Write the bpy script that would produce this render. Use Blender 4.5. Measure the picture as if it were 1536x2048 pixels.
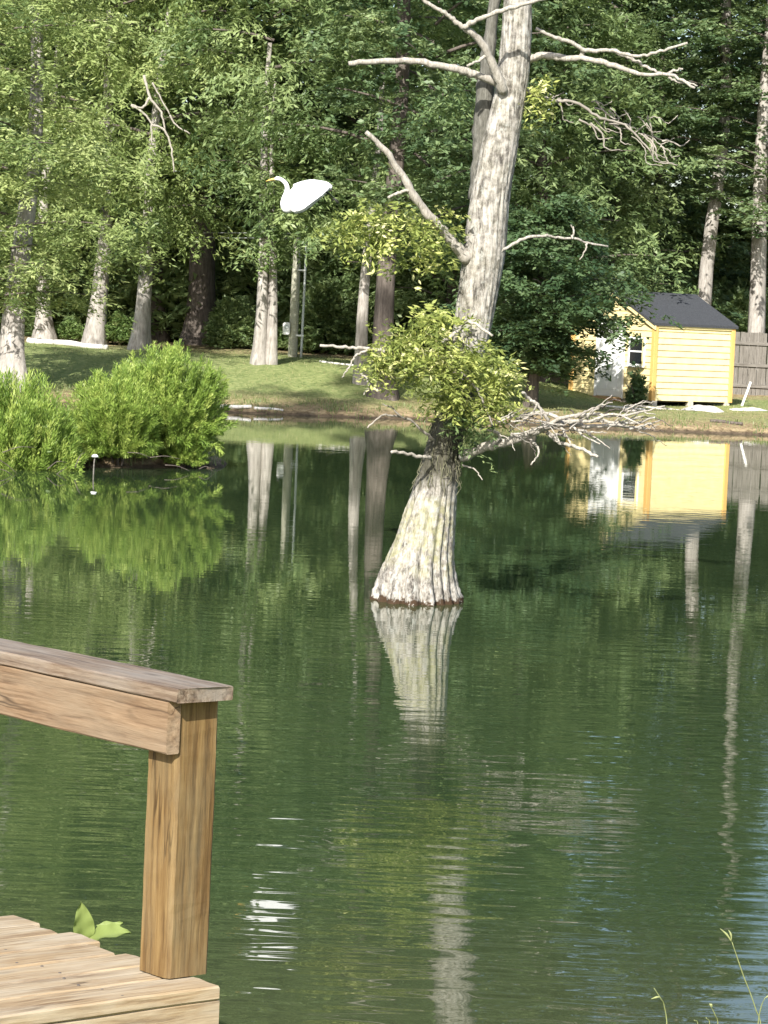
import bpy, math, random
import numpy as np
from mathutils import Vector, Matrix

for o in list(bpy.data.objects): bpy.data.objects.remove(o)
S = bpy.context.scene
COL = S.collection
R_ = math.radians

# ------------------------------------------------------------------ camera
FPX = 6000.0; CAMH = 2.6
RHO = R_(2.6); PITCH = math.atan((1024-622)/FPX*math.cos(RHO))
F0 = Vector((0, math.cos(PITCH), -math.sin(PITCH)))
U0 = Vector((0, math.sin(PITCH), math.cos(PITCH)))
R0 = Vector((1, 0, 0))
CR = R0*math.cos(RHO) + U0*math.sin(RHO)
CU = -R0*math.sin(RHO) + U0*math.cos(RHO)
CAM = Vector((0, 0, CAMH))
cd = bpy.data.cameras.new('camera'); cam = bpy.data.objects.new('camera', cd); COL.objects.link(cam)
cd.sensor_fit = 'VERTICAL'; cd.sensor_height = 36.0; cd.lens = FPX/2048*36.0
cd.clip_start = 0.1; cd.clip_end = 3000
M = Matrix.Identity(4)
for i in range(3):
    M[i][0] = CR[i]; M[i][1] = CU[i]; M[i][2] = -F0[i]; M[i][3] = CAM[i]
cam.matrix_world = M
S.camera = cam

# ------------------------------------------------------------------ sky, sun, exposure
SUN_AZ = R_(256); SUN_EL = R_(36)          # azimuth: maths angle from +X of the direction TOWARDS the sun
w = bpy.data.worlds.new('World'); S.world = w; w.use_nodes = True
nt = w.node_tree; nt.nodes.clear()
sky = nt.nodes.new('ShaderNodeTexSky'); sky.sky_type = 'NISHITA'; sky.sun_disc = False
sky.sun_elevation = SUN_EL; sky.sun_rotation = math.pi/2 - SUN_AZ
sky.air_density = 1.0; sky.dust_density = 1.6; sky.ozone_density = 1.0
bg = nt.nodes.new('ShaderNodeBackground'); bg.inputs[1].default_value = 0.115
wo = nt.nodes.new('ShaderNodeOutputWorld')
nt.links.new(sky.outputs[0], bg.inputs[0]); nt.links.new(bg.outputs[0], wo.inputs[0])
sd = bpy.data.lights.new('sun', 'SUN'); sd.energy = 5.0; sd.angle = R_(0.5); sd.color = (1.0, 0.965, 0.90)
so = bpy.data.objects.new('sun', sd); COL.objects.link(so)
tosun = Vector((math.cos(SUN_AZ)*math.cos(SUN_EL), math.sin(SUN_AZ)*math.cos(SUN_EL), math.sin(SUN_EL)))
so.rotation_euler = tosun.to_track_quat('Z', 'Y').to_euler(); so.location = (-20, -30, 40)
vs = S.view_settings
vs.view_transform = 'Standard'; vs.look = 'None'; vs.exposure = 0.92; vs.gamma = 1.0; vs.use_curve_mapping = False
S.render.engine = 'CYCLES'
S.render.resolution_x = 768; S.render.resolution_y = 1024
S.cycles.max_bounces = 6; S.cycles.diffuse_bounces = 2; S.cycles.glossy_bounces = 3; S.cycles.transmission_bounces = 3; S.cycles.transparent_max_bounces = 8

# ------------------------------------------------------------------ photo pixel -> direction helpers
def ray(px, py):
    return F0 + CR*((px-768)/FPX) + CU*((1024-py)/FPX)
def P(px, py, D):
    d = ray(px, py); return CAM + d*(D/d.y)
def PZ(px, py, z):
    d = ray(px, py); return CAM + d*((z-CAMH)/d.z)
def mpp(D): return D/FPX                      # metres per photo pixel

# ------------------------------------------------------------------ object helpers
def tag(o, label=None, cat=None, group=None, kind=None):
    if label: o['label'] = label
    if cat: o['category'] = cat
    if group: o['group'] = group
    if kind: o['kind'] = kind
    return o
def thing(name, loc, label, cat, group=None, rotz=0):
    o = bpy.data.objects.new(name, None); COL.objects.link(o)
    o.location = loc; o.rotation_euler = (0, 0, rotz); o.empty_display_size = 0.2
    return tag(o, label, cat, group)
def link(name, me, mat=None, parent=None):
    o = bpy.data.objects.new(name, me); COL.objects.link(o)
    if mat and not me.materials: me.materials.append(mat)
    if parent: o.parent = parent
    return o
def np_mesh(name, V, Fq, smooth=False, attr=None):
    """V (n,3), Fq (m,k) with equal k"""
    V = np.asarray(V, dtype=np.float32); Fq = np.asarray(Fq, dtype=np.int32)
    me = bpy.data.meshes.new(name)
    m, k = Fq.shape
    me.vertices.add(len(V)); me.vertices.foreach_set('co', V.ravel())
    me.loops.add(m*k); me.loops.foreach_set('vertex_index', Fq.ravel())
    me.polygons.add(m)
    me.polygons.foreach_set('loop_start', np.arange(0, m*k, k, dtype=np.int32))
    me.polygons.foreach_set('use_smooth', np.full(m, smooth, dtype=bool))
    me.update(calc_edges=True); me.validate()
    if attr is not None:
        a = me.attributes.new('shade', 'FLOAT', 'FACE')
        a.data.foreach_set('value', np.asarray(attr, dtype=np.float32))
    return me
def box_mesh(name, sx, sy, sz, bevel=0.0, ox=0, oy=0, oz=0, seg=1):
    import bmesh
    bm = bmesh.new(); bmesh.ops.create_cube(bm, size=1)
    for v in bm.verts: v.co = Vector((v.co.x*sx+ox, v.co.y*sy+oy, v.co.z*sz+oz))
    if bevel > 0: bmesh.ops.bevel(bm, geom=list(bm.edges), offset=bevel, segments=seg, affect='EDGES')
    me = bpy.data.meshes.new(name); bm.to_mesh(me); bm.free(); return me
def catmull(pts, n):
    pts = [np.array(p, float) for p in pts]
    if len(pts) < 3:
        return [pts[0]+(pts[-1]-pts[0])*i/(n*1.0) for i in range(n+1)]
    out = []
    ext = [2*pts[0]-pts[1]] + pts + [2*pts[-1]-pts[-2]]
    for i in range(len(pts)-1):
        a, b, c, d = ext[i:i+4]
        for k in range(n):
            t = k/n
            out.append(0.5*((2*b)+(-a+c)*t+(2*a-5*b+4*c-d)*t*t+(-a+3*b-3*c+d)*t**3))
    out.append(pts[-1]); return out
def tube_arrays(pts, rads, seg=7, cap=True):
    """one tapered tube -> V, quads"""
    pts = np.array(pts, float); n = len(pts)
    T = np.gradient(pts, axis=0); T /= (np.linalg.norm(T, axis=1)[:, None]+1e-9)
    up = np.array([0, 0, 1.0]) if abs(T[0][2]) < 0.9 else np.array([0, 1.0, 0])
    A = np.cross(T[0], up); A /= np.linalg.norm(A)
    V = []
    for i in range(n):
        A = A - T[i]*np.dot(A, T[i]); A /= (np.linalg.norm(A)+1e-9); B = np.cross(T[i], A)
        for k in range(seg):
            th = 2*math.pi*k/seg
            V.append(pts[i] + rads[i]*(math.cos(th)*A + math.sin(th)*B))
    Fq = []
    for i in range(n-1):
        for k in range(seg):
            k2 = (k+1) % seg
            Fq.append((i*seg+k, i*seg+k2, (i+1)*seg+k2, (i+1)*seg+k))
    if cap:
        b = len(V); V.append(pts[0]); V.append(pts[-1])
        for k in range(0, seg):
            k2 = (k+1) % seg
            Fq.append((b, k2, k, b)); Fq.append((b+1, (n-1)*seg+k, (n-1)*seg+k2, b+1))
    return V, Fq
def merge_arrays(parts):
    V = []; Fq = []; o = 0
    for v, f in parts:
        V.extend(v); Fq.extend([tuple(i+o for i in q) for q in f]); o += len(v)
    return V, Fq
def quad_mesh(name, V, Fq, smooth=True):
    me = bpy.data.meshes.new(name)
    me.from_pydata([tuple(v) for v in V], [], [tuple(dict.fromkeys(q)) for q in Fq])
    me.polygons.foreach_set('use_smooth', [smooth]*len(me.polygons)); me.update(); return me
def tube(name, pts, rads, mat, parent=None, seg=7, n=5, org=(0, 0, 0), wob=0.0, rng=None):
    c = catmull([np.array(p)-np.array(org) for p in pts], n)
    m = len(c)
    rr = np.interp(np.linspace(0, 1, m), np.linspace(0, 1, len(rads)), rads)
    if wob:
        rng = rng or random.Random(len(c))
        for i in range(1, m-1):
            c[i] = c[i] + np.array([rng.gauss(0, wob) for _ in range(3)])
        rr = [r*rng.uniform(0.85, 1.15) for r in rr]
    V, Fq = tube_arrays(c, rr, seg)
    return link(name, quad_mesh(name, V, Fq), mat, parent)

# ------------------------------------------------------------------ materials
def new_mat(name):
    m = bpy.data.materials.new(name); m.use_nodes = True
    t = m.node_tree; t.nodes.clear()
    out = t.nodes.new('ShaderNodeOutputMaterial'); b = t.nodes.new('ShaderNodeBsdfPrincipled')
    t.links.new(b.outputs[0], out.inputs[0]); return m, t, b, out
def N(t, kind, **kw):
    n = t.nodes.new(kind)
    for k, v in kw.items(): setattr(n, k, v)
    return n
def ramp(t, fac, stops):
    r = t.nodes.new('ShaderNodeValToRGB'); e = r.color_ramp.elements
    while len(e) < len(stops): e.new(0.5)
    for i, (p, c) in enumerate(stops):
        e[i].position = p; e[i].color = (c[0], c[1], c[2], 1)
    t.links.new(fac, r.inputs[0]); return r
def noise(t, vec, scale, detail=4, rough=0.55, dist=0.0):
    n = t.nodes.new('ShaderNodeTexNoise'); n.inputs['Scale'].default_value = scale
    n.inputs['Detail'].default_value = detail; n.inputs['Roughness'].default_value = rough
    n.inputs['Distortion'].default_value = dist
    if vec is not None: t.links.new(vec, n.inputs['Vector'])
    return n
def mapping(t, vec, scale=(1, 1, 1), loc=(0, 0, 0), rot=(0, 0, 0)):
    m = t.nodes.new('ShaderNodeMapping'); m.inputs['Scale'].default_value = scale
    m.inputs['Location'].default_value = loc; m.inputs['Rotation'].default_value = rot
    t.links.new(vec, m.inputs['Vector']); return m.outputs[0]
def mixc(t, fac, a, b, mode='MIX'):
    n = t.nodes.new('ShaderNodeMix'); n.data_type = 'RGBA'; n.blend_type = mode
    for inp, v in ((n.inputs[0], fac), (n.inputs[6], a), (n.inputs[7], b)):
        if isinstance(v, (int, float)): inp.default_value = v
        elif isinstance(v, tuple): inp.default_value = (v[0], v[1], v[2], 1)
        else: t.links.new(v, inp)
    return n.outputs[2]
def math_(t, op, a, b=None, clamp=False):
    n = t.nodes.new('ShaderNodeMath'); n.operation = op; n.use_clamp = clamp
    for i, v in enumerate((a, b)):
        if v is None: continue
        if isinstance(v, (int, float)): n.inputs[i].default_value = v
        else: t.links.new(v, n.inputs[i])
    return n.outputs[0]
def bump(t, b, h, strength=0.5, dist=0.02):
    n = t.nodes.new('ShaderNodeBump'); n.inputs['Strength'].default_value = strength
    n.inputs['Distance'].default_value = dist
    t.links.new(h, n.inputs['Height']); t.links.new(n.outputs[0], b.inputs['Normal']); return n
def plain(name, col, rough=0.6, spec=0.4, var=0.12, scale=6.0, bumpd=0.0):
    m, t, b, o = new_mat(name)
    tc = N(t, 'ShaderNodeTexCoord'); n = noise(t, tc.outputs['Object'], scale, 5)
    lo = tuple(c*(1-var*1.6) for c in col); hi = tuple(min(1, c*(1+var)) for c in col)
    r = ramp(t, n.outputs[0], [(0.3, lo), (0.7, hi)])
    t.links.new(r.outputs[0], b.inputs['Base Color'])
    b.inputs['Roughness'].default_value = rough; b.inputs['Specular IOR Level'].default_value = spec
    if bumpd: bump(t, b, n.outputs[0], 0.6, bumpd)
    return m
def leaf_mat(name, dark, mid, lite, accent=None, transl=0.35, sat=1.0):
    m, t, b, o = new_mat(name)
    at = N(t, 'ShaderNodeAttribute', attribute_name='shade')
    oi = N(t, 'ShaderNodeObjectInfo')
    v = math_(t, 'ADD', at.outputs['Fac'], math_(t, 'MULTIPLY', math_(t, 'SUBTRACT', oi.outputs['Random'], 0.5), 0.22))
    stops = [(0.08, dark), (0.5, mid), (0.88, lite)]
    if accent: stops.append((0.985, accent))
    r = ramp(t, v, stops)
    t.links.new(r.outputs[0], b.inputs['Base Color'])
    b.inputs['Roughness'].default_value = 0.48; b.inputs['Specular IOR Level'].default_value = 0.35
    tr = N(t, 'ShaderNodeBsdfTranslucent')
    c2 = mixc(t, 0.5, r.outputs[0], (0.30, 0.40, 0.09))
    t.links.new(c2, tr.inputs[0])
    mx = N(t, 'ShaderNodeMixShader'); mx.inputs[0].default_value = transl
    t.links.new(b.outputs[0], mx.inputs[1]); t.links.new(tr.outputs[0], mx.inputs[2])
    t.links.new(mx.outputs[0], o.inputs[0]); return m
def bark_mat(name, dark, mid, lite, vs=1.0, lichen=None, bd=0.02):
    m, t, b, o = new_mat(name)
    tc = N(t, 'ShaderNodeTexCoord'); oi = N(t, 'ShaderNodeObjectInfo')
    off = N(t, 'ShaderNodeVectorMath', operation='ADD'); t.links.new(tc.outputs['Object'], off.inputs[0])
    sc = N(t, 'ShaderNodeVectorMath', operation='SCALE'); sc.inputs[0].default_value = (7, 3, 11)
    t.links.new(oi.outputs['Random'], sc.inputs['Scale']); t.links.new(sc.outputs[0], off.inputs[1])
    v = off.outputs[0]
    n1 = noise(t, mapping(t, v, (9*vs, 9*vs, 1.3*vs)), 2.2, 7, 0.65, 0.4)
    n2 = noise(t, v, 1.1*vs, 5, 0.6)
    n3 = noise(t, mapping(t, v, (3*vs, 3*vs, 1.5*vs)), 4.0, 6, 0.7)
    f = math_(t, 'ADD', math_(t, 'MULTIPLY', n1.outputs[0], 0.62), math_(t, 'MULTIPLY', n3.outputs[0], 0.38))
    r = ramp(t, f, [(0.36, dark), (0.5, mid), (0.64, lite)])
    c = mixc(t, ramp(t, n2.outputs[0], [(0.35, (0, 0, 0)), (0.7, (0.55,)*3)]).outputs[0], r.outputs[0], tuple(x*0.62 for x in mid))
    if lichen:
        n4 = noise(t, v, 9.0, 6, 0.7)
        fl = ramp(t, n4.outputs[0], [(0.5, (0, 0, 0)), (0.62, (1, 1, 1))])
        c = mixc(t, math_(t, 'MULTIPLY', fl.outputs[0], 0.55), c, lichen)
    t.links.new(c, b.inputs['Base Color']); b.inputs['Roughness'].default_value = 0.9
    b.inputs['Specular IOR Level'].default_value = 0.15
    bump(t, b, f, 1.0, bd); return m
def wood_mat(name, dark, mid, lite, grey=None, greyamt=0.4, rough=0.7, gscale=1.0, rings=True):
    """grain along the object's local X"""
    m, t, b, o = new_mat(name)
    tc = N(t, 'ShaderNodeTexCoord'); oi = N(t, 'ShaderNodeObjectInfo')
    off = N(t, 'ShaderNodeVectorMath', operation='ADD'); t.links.new(tc.outputs['Object'], off.inputs[0])
    sc = N(t, 'ShaderNodeVectorMath', operation='SCALE'); sc.inputs[0].default_value = (5.3, 3.1, 4.7)
    t.links.new(oi.outputs['Random'], sc.inputs['Scale']); t.links.new(sc.outputs[0], off.inputs[1])
    v = off.outputs[0]
    warp = noise(t, mapping(t, v, (2.2, 6, 6)), 1.5, 3)
    vv = N(t, 'ShaderNodeVectorMath', operation='ADD'); t.links.new(v, vv.inputs[0])
    ws = N(t, 'ShaderNodeVectorMath', operation='SCALE'); ws.inputs['Scale'].default_value = 0.03
    t.links.new(warp.outputs['Color'], ws.inputs[0]); t.links.new(ws.outputs[0], vv.inputs[1])
    n1 = noise(t, mapping(t, vv.outputs[0], (1.5*gscale, 42*gscale, 42*gscale)), 1.6, 6, 0.6)
    n2 = noise(t, mapping(t, v, (6, 130, 130)), 1.2, 4, 0.7)
    f = math_(t, 'ADD', math_(t, 'MULTIPLY', n1.outputs[0], 0.7), math_(t, 'MULTIPLY', n2.outputs[0], 0.3))
    r = ramp(t, f, [(0.35, dark), (0.5, mid), (0.65, lite)])
    c = r.outputs[0]
    if grey:
        n3 = noise(t, mapping(t, v, (2.0, 9, 9)), 1.3, 6, 0.65)
        g = ramp(t, n3.outputs[0], [(0.42, (0, 0, 0)), (0.66, (1, 1, 1))])
        c = mixc(t, math_(t, 'MULTIPLY', g.outputs[0], greyamt), c, grey)
    # knots
    vo = N(t, 'ShaderNodeTexVoronoi'); vo.inputs['Scale'].default_value = 1.0
    t.links.new(mapping(t, v, (2.6, 7, 7)), vo.inputs['Vector'])
    k = ramp(t, vo.outputs['Distance'], [(0.0, (1, 1, 1)), (0.13, (0, 0, 0))])
    c = mixc(t, math_(t, 'MULTIPLY', k.outputs[0], 0.65), c, tuple(x*0.35 for x in mid))
    n6 = noise(t, mapping(t, vv.outputs[0], (0.9, 16, 16)), 1.0, 2, 0.4)
    ck = ramp(t, math_(t, 'ABSOLUTE', math_(t, 'SUBTRACT', n6.outputs[0], 0.52)), [(0.0, (1, 1, 1)), (0.006, (0.6,)*3), (0.011, (0, 0, 0))])
    n7 = noise(t, mapping(t, v, (1.6, 5, 5)), 1.0, 2)
    ckm = math_(t, 'MULTIPLY', ck.outputs[0], ramp(t, n7.outputs[0], [(0.48, (0, 0, 0)), (0.6, (0.9,)*3)]).outputs[0])
    c = mixc(t, ckm, c, tuple(x*0.3 for x in dark))
    t.links.new(c, b.inputs['Base Color']); b.inputs['Roughness'].default_value = rough
    b.inputs['Specular IOR Level'].default_value = 0.3
    bump(t, b, f, 0.9, 0.004); return m

M_lf = {
 'cypress': leaf_mat('cypress_leaf', (0.087, 0.133, 0.044), (0.249, 0.317, 0.106), (0.431, 0.488, 0.198)),
 'oak':     leaf_mat('oak_leaf', (0.032, 0.065, 0.029), (0.081, 0.135, 0.057), (0.151, 0.210, 0.096), transl=0.28),
 'wood':    leaf_mat('wood_leaf', (0.043, 0.083, 0.038), (0.120, 0.181, 0.080), (0.241, 0.308, 0.144), transl=0.3),
 'feather': leaf_mat('feather_leaf', (0.067, 0.114, 0.043), (0.171, 0.239, 0.096), (0.292, 0.365, 0.149)),
 'willow':  leaf_mat('willow_leaf', (0.116, 0.189, 0.036), (0.263, 0.378, 0.072), (0.420, 0.504, 0.123), transl=0.4),
 'clump':   leaf_mat('pond_cypress_leaf', (0.097, 0.127, 0.032), (0.278, 0.329, 0.085), (0.507, 0.531, 0.159), (0.797, 0.759, 0.385), transl=0.35),
 'shrub':   leaf_mat('shrub_leaf', (0.063, 0.109, 0.033), (0.149, 0.230, 0.070), (0.253, 0.345, 0.117)),
}
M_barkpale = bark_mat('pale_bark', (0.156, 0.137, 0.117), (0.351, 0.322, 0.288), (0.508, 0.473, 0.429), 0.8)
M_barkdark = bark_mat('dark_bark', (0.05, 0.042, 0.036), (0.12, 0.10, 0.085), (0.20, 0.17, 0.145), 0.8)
M_dead = bark_mat('dead_wood', (0.150, 0.132, 0.110), (0.370, 0.339, 0.290), (0.563, 0.528, 0.466), 4.0, bd=0.004)
M_twig = plain('grey_twig', (0.30, 0.27, 0.23), 0.9, 0.1, 0.25)
M_post = wood_mat('treated_post_wood', (0.052, 0.027, 0.008), (0.140, 0.082, 0.029), (0.223, 0.144, 0.056), (0.213, 0.174, 0.099), 0.42)
M_rail = wood_mat('rail_wood', (0.086, 0.050, 0.028), (0.190, 0.123, 0.072), (0.268, 0.185, 0.114), (0.242, 0.191, 0.132), 0.55)
M_cap = wood_mat('cap_wood', (0.059, 0.036, 0.022), (0.168, 0.120, 0.083), (0.277, 0.220, 0.162), (0.260, 0.228, 0.191), 0.7)
M_plank = wood_mat('plank_wood', (0.138, 0.084, 0.043), (0.293, 0.207, 0.118), (0.412, 0.321, 0.202), (0.440, 0.379, 0.282), 0.7)
M_fence = wood_mat('fence_wood', (0.085, 0.075, 0.062), (0.17, 0.155, 0.135), (0.25, 0.23, 0.205), None, rough=0.9)
M_ramp = wood_mat('ramp_wood', (0.30, 0.18, 0.09), (0.46, 0.29, 0.15), (0.56, 0.38, 0.2), None)
M_yellow = plain('yellow_siding', (0.79, 0.665, 0.34), 0.6, 0.35, 0.08, 5)
M_orange = plain('tan_trim', (0.66, 0.40, 0.13), 0.55, 0.4, 0.06, 3)
M_white = plain('white_paint', (0.80, 0.80, 0.78), 0.5, 0.4, 0.04, 3)
M_roof = plain('dark_shingle', (0.055, 0.058, 0.064), 0.9, 0.2, 0.25, 30, 0.006)
M_dark = plain('dark_void', (0.03, 0.025, 0.02), 0.9, 0.1)
M_pole = wood_mat('weathered_pole', (0.22, 0.21, 0.16), (0.38, 0.37, 0.29), (0.48, 0.47, 0.38), None, rough=0.9)
M_metal = plain('grey_conduit', (0.50, 0.53, 0.52), 0.45, 0.5, 0.05)
M_feather = plain('white_feather', (0.80, 0.80, 0.79), 0.8, 0.15, 0.06, 26, 0.012)
M_beak = plain('yellow_beak', (0.80, 0.52, 0.14), 0.5, 0.4, 0.08)
M_leg = plain('black_leg', (0.03, 0.03, 0.028), 0.6, 0.3)
M_stone = plain('pale_block', (0.50, 0.45, 0.38), 0.9, 0.2, 0.2, 12, 0.01)
M_tarp = plain('white_tarp', (0.50, 0.48, 0.45), 0.6, 0.3, 0.1, 9)
M_bigleaf = leaf_mat('pale_big_leaf', (0.302, 0.374, 0.115), (0.346, 0.418, 0.137), (0.396, 0.461, 0.173), transl=0.4)
M_stem = plain('grass_stem', (0.26, 0.28, 0.12), 0.6, 0.3, 0.2, 20)
M_bluegrey = plain('blue_grey_siding', (0.16, 0.20, 0.24), 0.7, 0.3, 0.1, 2)
m_, t_, b_, o_ = new_mat('window_glass')
b_.inputs['Base Color'].default_value = (0.015, 0.018, 0.02, 1); b_.inputs['Roughness'].default_value = 0.06
M_glass = m_

# ------------------------------------------------------------------ terrain
def smooth(a, b, x):
    t = np.clip((x-a)/(b-a), 0, 1); return t*t*(3-2*t)
def wob(x, y):
    return (np.sin(x*1.7+y*0.6)+0.6*np.sin(x*3.9-y*2.3+1)+0.4*np.sin(x*8.1+y*5.2+2)+0.25*np.sin(x*15.3-y*11.7))
def terrain(X, Y):
    X = np.asarray(X, float); Y = np.asarray(Y, float)
    wb = wob(X, Y)
    # far bank
    dsh = 71.9 + 0.9*smooth(-6, 1, X) + 0.22*np.sin(X*0.9) + 0.12*wob(X*1.3, Y*0)
    s = Y - dsh
    left = np.interp(s, [-8, -2, 0, 0.35, 3.6, 7.6, 12.5, 22, 400], [-1.6, -0.35, 0, 0.13, 0.42, 1.05, 1.22, 1.45, 2.5])
    right = np.interp(s, [-8, -2, 0, 0.3, 3, 6, 12.5, 22, 400], [-1.6, -0.35, 0, 0.14, 0.30, 0.36, 0.58, 0.9, 2.0])
    k = smooth(1.5, 6.5, X)
    far = left*(1-k) + right*k + np.where(s > 0, 0.018*wb*smooth(0, 1, s), 0)
    # near bank
    near = np.interp(Y, [-200, 2.5, 7.55, 8.2, 9.6, 10.2, 13, 18], [1.4, 1.0, 0.665, 0.42, 0.07, -0.03, -0.5, -1.6]) + 0.012*wob(X*3, Y*3)
    # peninsula on the left
    ax, ay, bx, by = -4.85, 48.5, -45.0, 41.0
    tt = np.clip(((X-ax)*(bx-ax)+(Y-ay)*(by-ay))/((bx-ax)**2+(by-ay)**2), 0, 1)
    d = np.hypot(X-(ax+tt*(bx-ax)), Y-(ay+tt*(by-ay))) + 0.12*wob(X*1.5, Y*1.5)
    pen = np.interp(d, [0, 1.4, 2.0, 2.25, 2.6, 4.5], [0.30, 0.24, 0.13, 0.0, -0.35, -1.6]) + 0.025*wob(X*4, Y*4)
    side = np.interp(np.abs(X), [0, 44, 48, 60, 600], [-1.6, -1.6, 0, 1.0, 2.0])
    z = np.maximum(np.maximum(far, near), np.maximum(pen, side))
    return np.maximum(z, -1.5)
def tz(x, y): return float(terrain(np.array([x]), np.array([y]))[0])
def base(px, D):
    """ground point seen at photo column px at distance D"""
    py = 700.0
    for _ in range(6):
        p = P(px, py, D); z = tz(p.x, D); py += (p.z-z)*FPX/D
    return Vector((p.x, D, z))

xs = np.unique(np.concatenate([np.linspace(-600, -60, 20), np.linspace(-60, -16, 60), np.linspace(-16, 16, 190), np.linspace(16, 60, 60), np.linspace(60, 600, 20)]))
ys = np.unique(np.concatenate([np.linspace(-200, 0, 12), np.linspace(0, 6, 14), np.linspace(6, 11, 42), np.linspace(11, 40, 26), np.linspace(40, 53, 60), np.linspace(53, 70, 18), np.linspace(70, 80, 66), np.linspace(80, 100, 50), np.linspace(100, 1200, 40)]))
GX, GY = np.meshgrid(xs, ys)
GZ = terrain(GX, GY)
V = np.stack([GX.ravel(), GY.ravel(), GZ.ravel()], 1)
nx, ny = len(xs), len(ys)
I = np.arange(nx*ny).reshape(ny, nx)
Fq = np.stack([I[:-1, :-1].ravel(), I[:-1, 1:].ravel(), I[1:, 1:].ravel(), I[1:, :-1].ravel()], 1)
m, t, b, o = new_mat('lawn_and_earth')
geo = N(t, 'ShaderNodeNewGeometry'); sep = N(t, 'ShaderNodeSeparateXYZ'); t.links.new(geo.outputs['Position'], sep.inputs[0])
pos = geo.outputs['Position']
n1 = noise(t, pos, 0.55, 5, 0.6); n2 = noise(t, pos, 7.0, 6, 0.65); n3 = noise(t, mapping(t, pos, (0.35, 0.9, 1)), 0.5, 4)
grass = ramp(t, n2.outputs[0], [(0.3, (0.10, 0.14, 0.05)), (0.5, (0.20, 0.235, 0.09)), (0.72, (0.31, 0.315, 0.14))])
straw = ramp(t, n2.outputs[0], [(0.3, (0.17, 0.115, 0.065)), (0.55, (0.32, 0.235, 0.14)), (0.75, (0.44, 0.34, 0.22))])
mud = ramp(t, n2.outputs[0], [(0.3, (0.055, 0.04, 0.026)), (0.7, (0.14, 0.105, 0.07))])
# dry strip near the shore and under the trees
zz = math_(t, 'ADD', sep.outputs[2], math_(t, 'MULTIPLY', math_(t, 'SUBTRACT', n1.outputs[0], 0.5), 0.5))
fshore = ramp(t, zz, [(0.17, (1, 1, 1)), (0.44, (0, 0, 0))])
fback = ramp(t, math_(t, 'ADD', math_(t, 'DIVIDE', math_(t, 'SUBTRACT', sep.outputs[1], 78.0), 14.0), math_(t, 'MULTIPLY', math_(t, 'SUBTRACT', n3.outputs[0], 0.5), 0.5)), [(0.45, (0, 0, 0)), (0.62, (1, 1, 1))])
c = mixc(t, math_(t, 'MULTIPLY', fshore.outputs[0], 0.92), grass.outputs[0], straw.outputs[0])
c = mixc(t, math_(t, 'MULTIPLY', fback.outputs[0], 0.85), c, straw.outputs[0])
fm = ramp(t, math_(t, 'ADD', sep.outputs[2], math_(t, 'MULTIPLY', math_(t, 'SUBTRACT', n2.outputs[0], 0.5), 0.12)), [(0.03, (1, 1, 1)), (0.10, (0, 0, 0))])
c = mixc(t, fm.outputs[0], c, mud.outputs[0])
t.links.new(c, b.inputs['Base Color']); b.inputs['Roughness'].default_value = 0.95; b.inputs['Specular IOR Level'].default_value = 0.1
bump(t, b, n2.outputs[0], 0.8, 0.06)
M_ground = m
tag(link('ground', np_mesh('ground', V, Fq, True), M_ground), 'grassy pond bank and lawn with bare brown earth at the waterline', None, None, 'structure')

# water
m, t, b, o = new_mat('pond_water')
geo = N(t, 'ShaderNodeNewGeometry'); pos = geo.outputs['Position']
sep = N(t, 'ShaderNodeSeparateXYZ'); t.links.new(pos, sep.inputs[0])
a1 = noise(t, mapping(t, pos, (1.5, 2.8, 1), rot=(0, 0, 0.10)), 0.85, 1.0, 0.45, 0.25)
a2 = noise(t, mapping(t, pos, (1.3, 4.2, 1), rot=(0, 0, -0.07)), 1.6, 1.0, 0.5, 0.2)
a3 = noise(t, mapping(t, pos, (0.5, 0.9, 1)), 0.22, 3)          # calm and ruffled patches
patch = ramp(t, a3.outputs[0], [(0.35, (0.35,)*3), (0.65, (1, 1, 1))])
yv = sep.outputs[1]
fall = ramp(t, math_(t, 'DIVIDE', yv, 80.0), [(0.13, (1, 1, 1)), (0.20, (0.75,)*3), (0.27, (0.32,)*3), (0.34, (0.14,)*3), (0.55, (0.09,)*3)])
h = math_(t, 'ADD', math_(t, 'MULTIPLY', a1.outputs[0], 0.6), math_(t, 'MULTIPLY', a2.outputs[0], 0.4))
h = math_(t, 'MULTIPLY', h, math_(t, 'MULTIPLY', fall.outputs[0], patch.outputs[0]))
bump(t, b, h, 1.0, 0.016)
nm = noise(t, pos, 0.35, 3)
deep = ramp(t, nm.outputs[0], [(0.3, (0.023, 0.041, 0.017)), (0.7, (0.035, 0.055, 0.022))])
silt = ramp(t, math_(t, 'ADD', yv, math_(t, 'MULTIPLY', math_(t, 'SUBTRACT', nm.outputs[0], 0.5), 3.0)), [(0.0, (0, 0, 0)), (1.0, (1, 1, 1))])
mr = N(t, 'ShaderNodeMapRange'); mr.inputs[1].default_value = 10.5; mr.inputs[2].default_value = 13.5
mr.inputs[3].default_value = 0.35; mr.inputs[4].default_value = 0.0
t.links.new(math_(t, 'ADD', yv, math_(t, 'MULTIPLY', math_(t, 'SUBTRACT', nm.outputs[0], 0.5), 3.0)), mr.inputs[0])
c = mixc(t, mr.outputs[0], deep.outputs[0], (0.085, 0.075, 0.042))
t.links.new(c, b.inputs['Base Color']); b.inputs['Roughness'].default_value = 0.015; b.inputs['IOR'].default_value = 1.333
b.inputs['Specular IOR Level'].default_value = 0.5
wv = [(-70, 4, 0), (70, 4, 0), (70, 78, 0), (-70, 78, 0)]
me = bpy.data.meshes.new('pond_water'); me.from_pydata(wv, [], [(0, 1, 2, 3)])
tag(link('water', me, m), 'dark green rippled pond water', None, None, 'structure')

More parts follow.
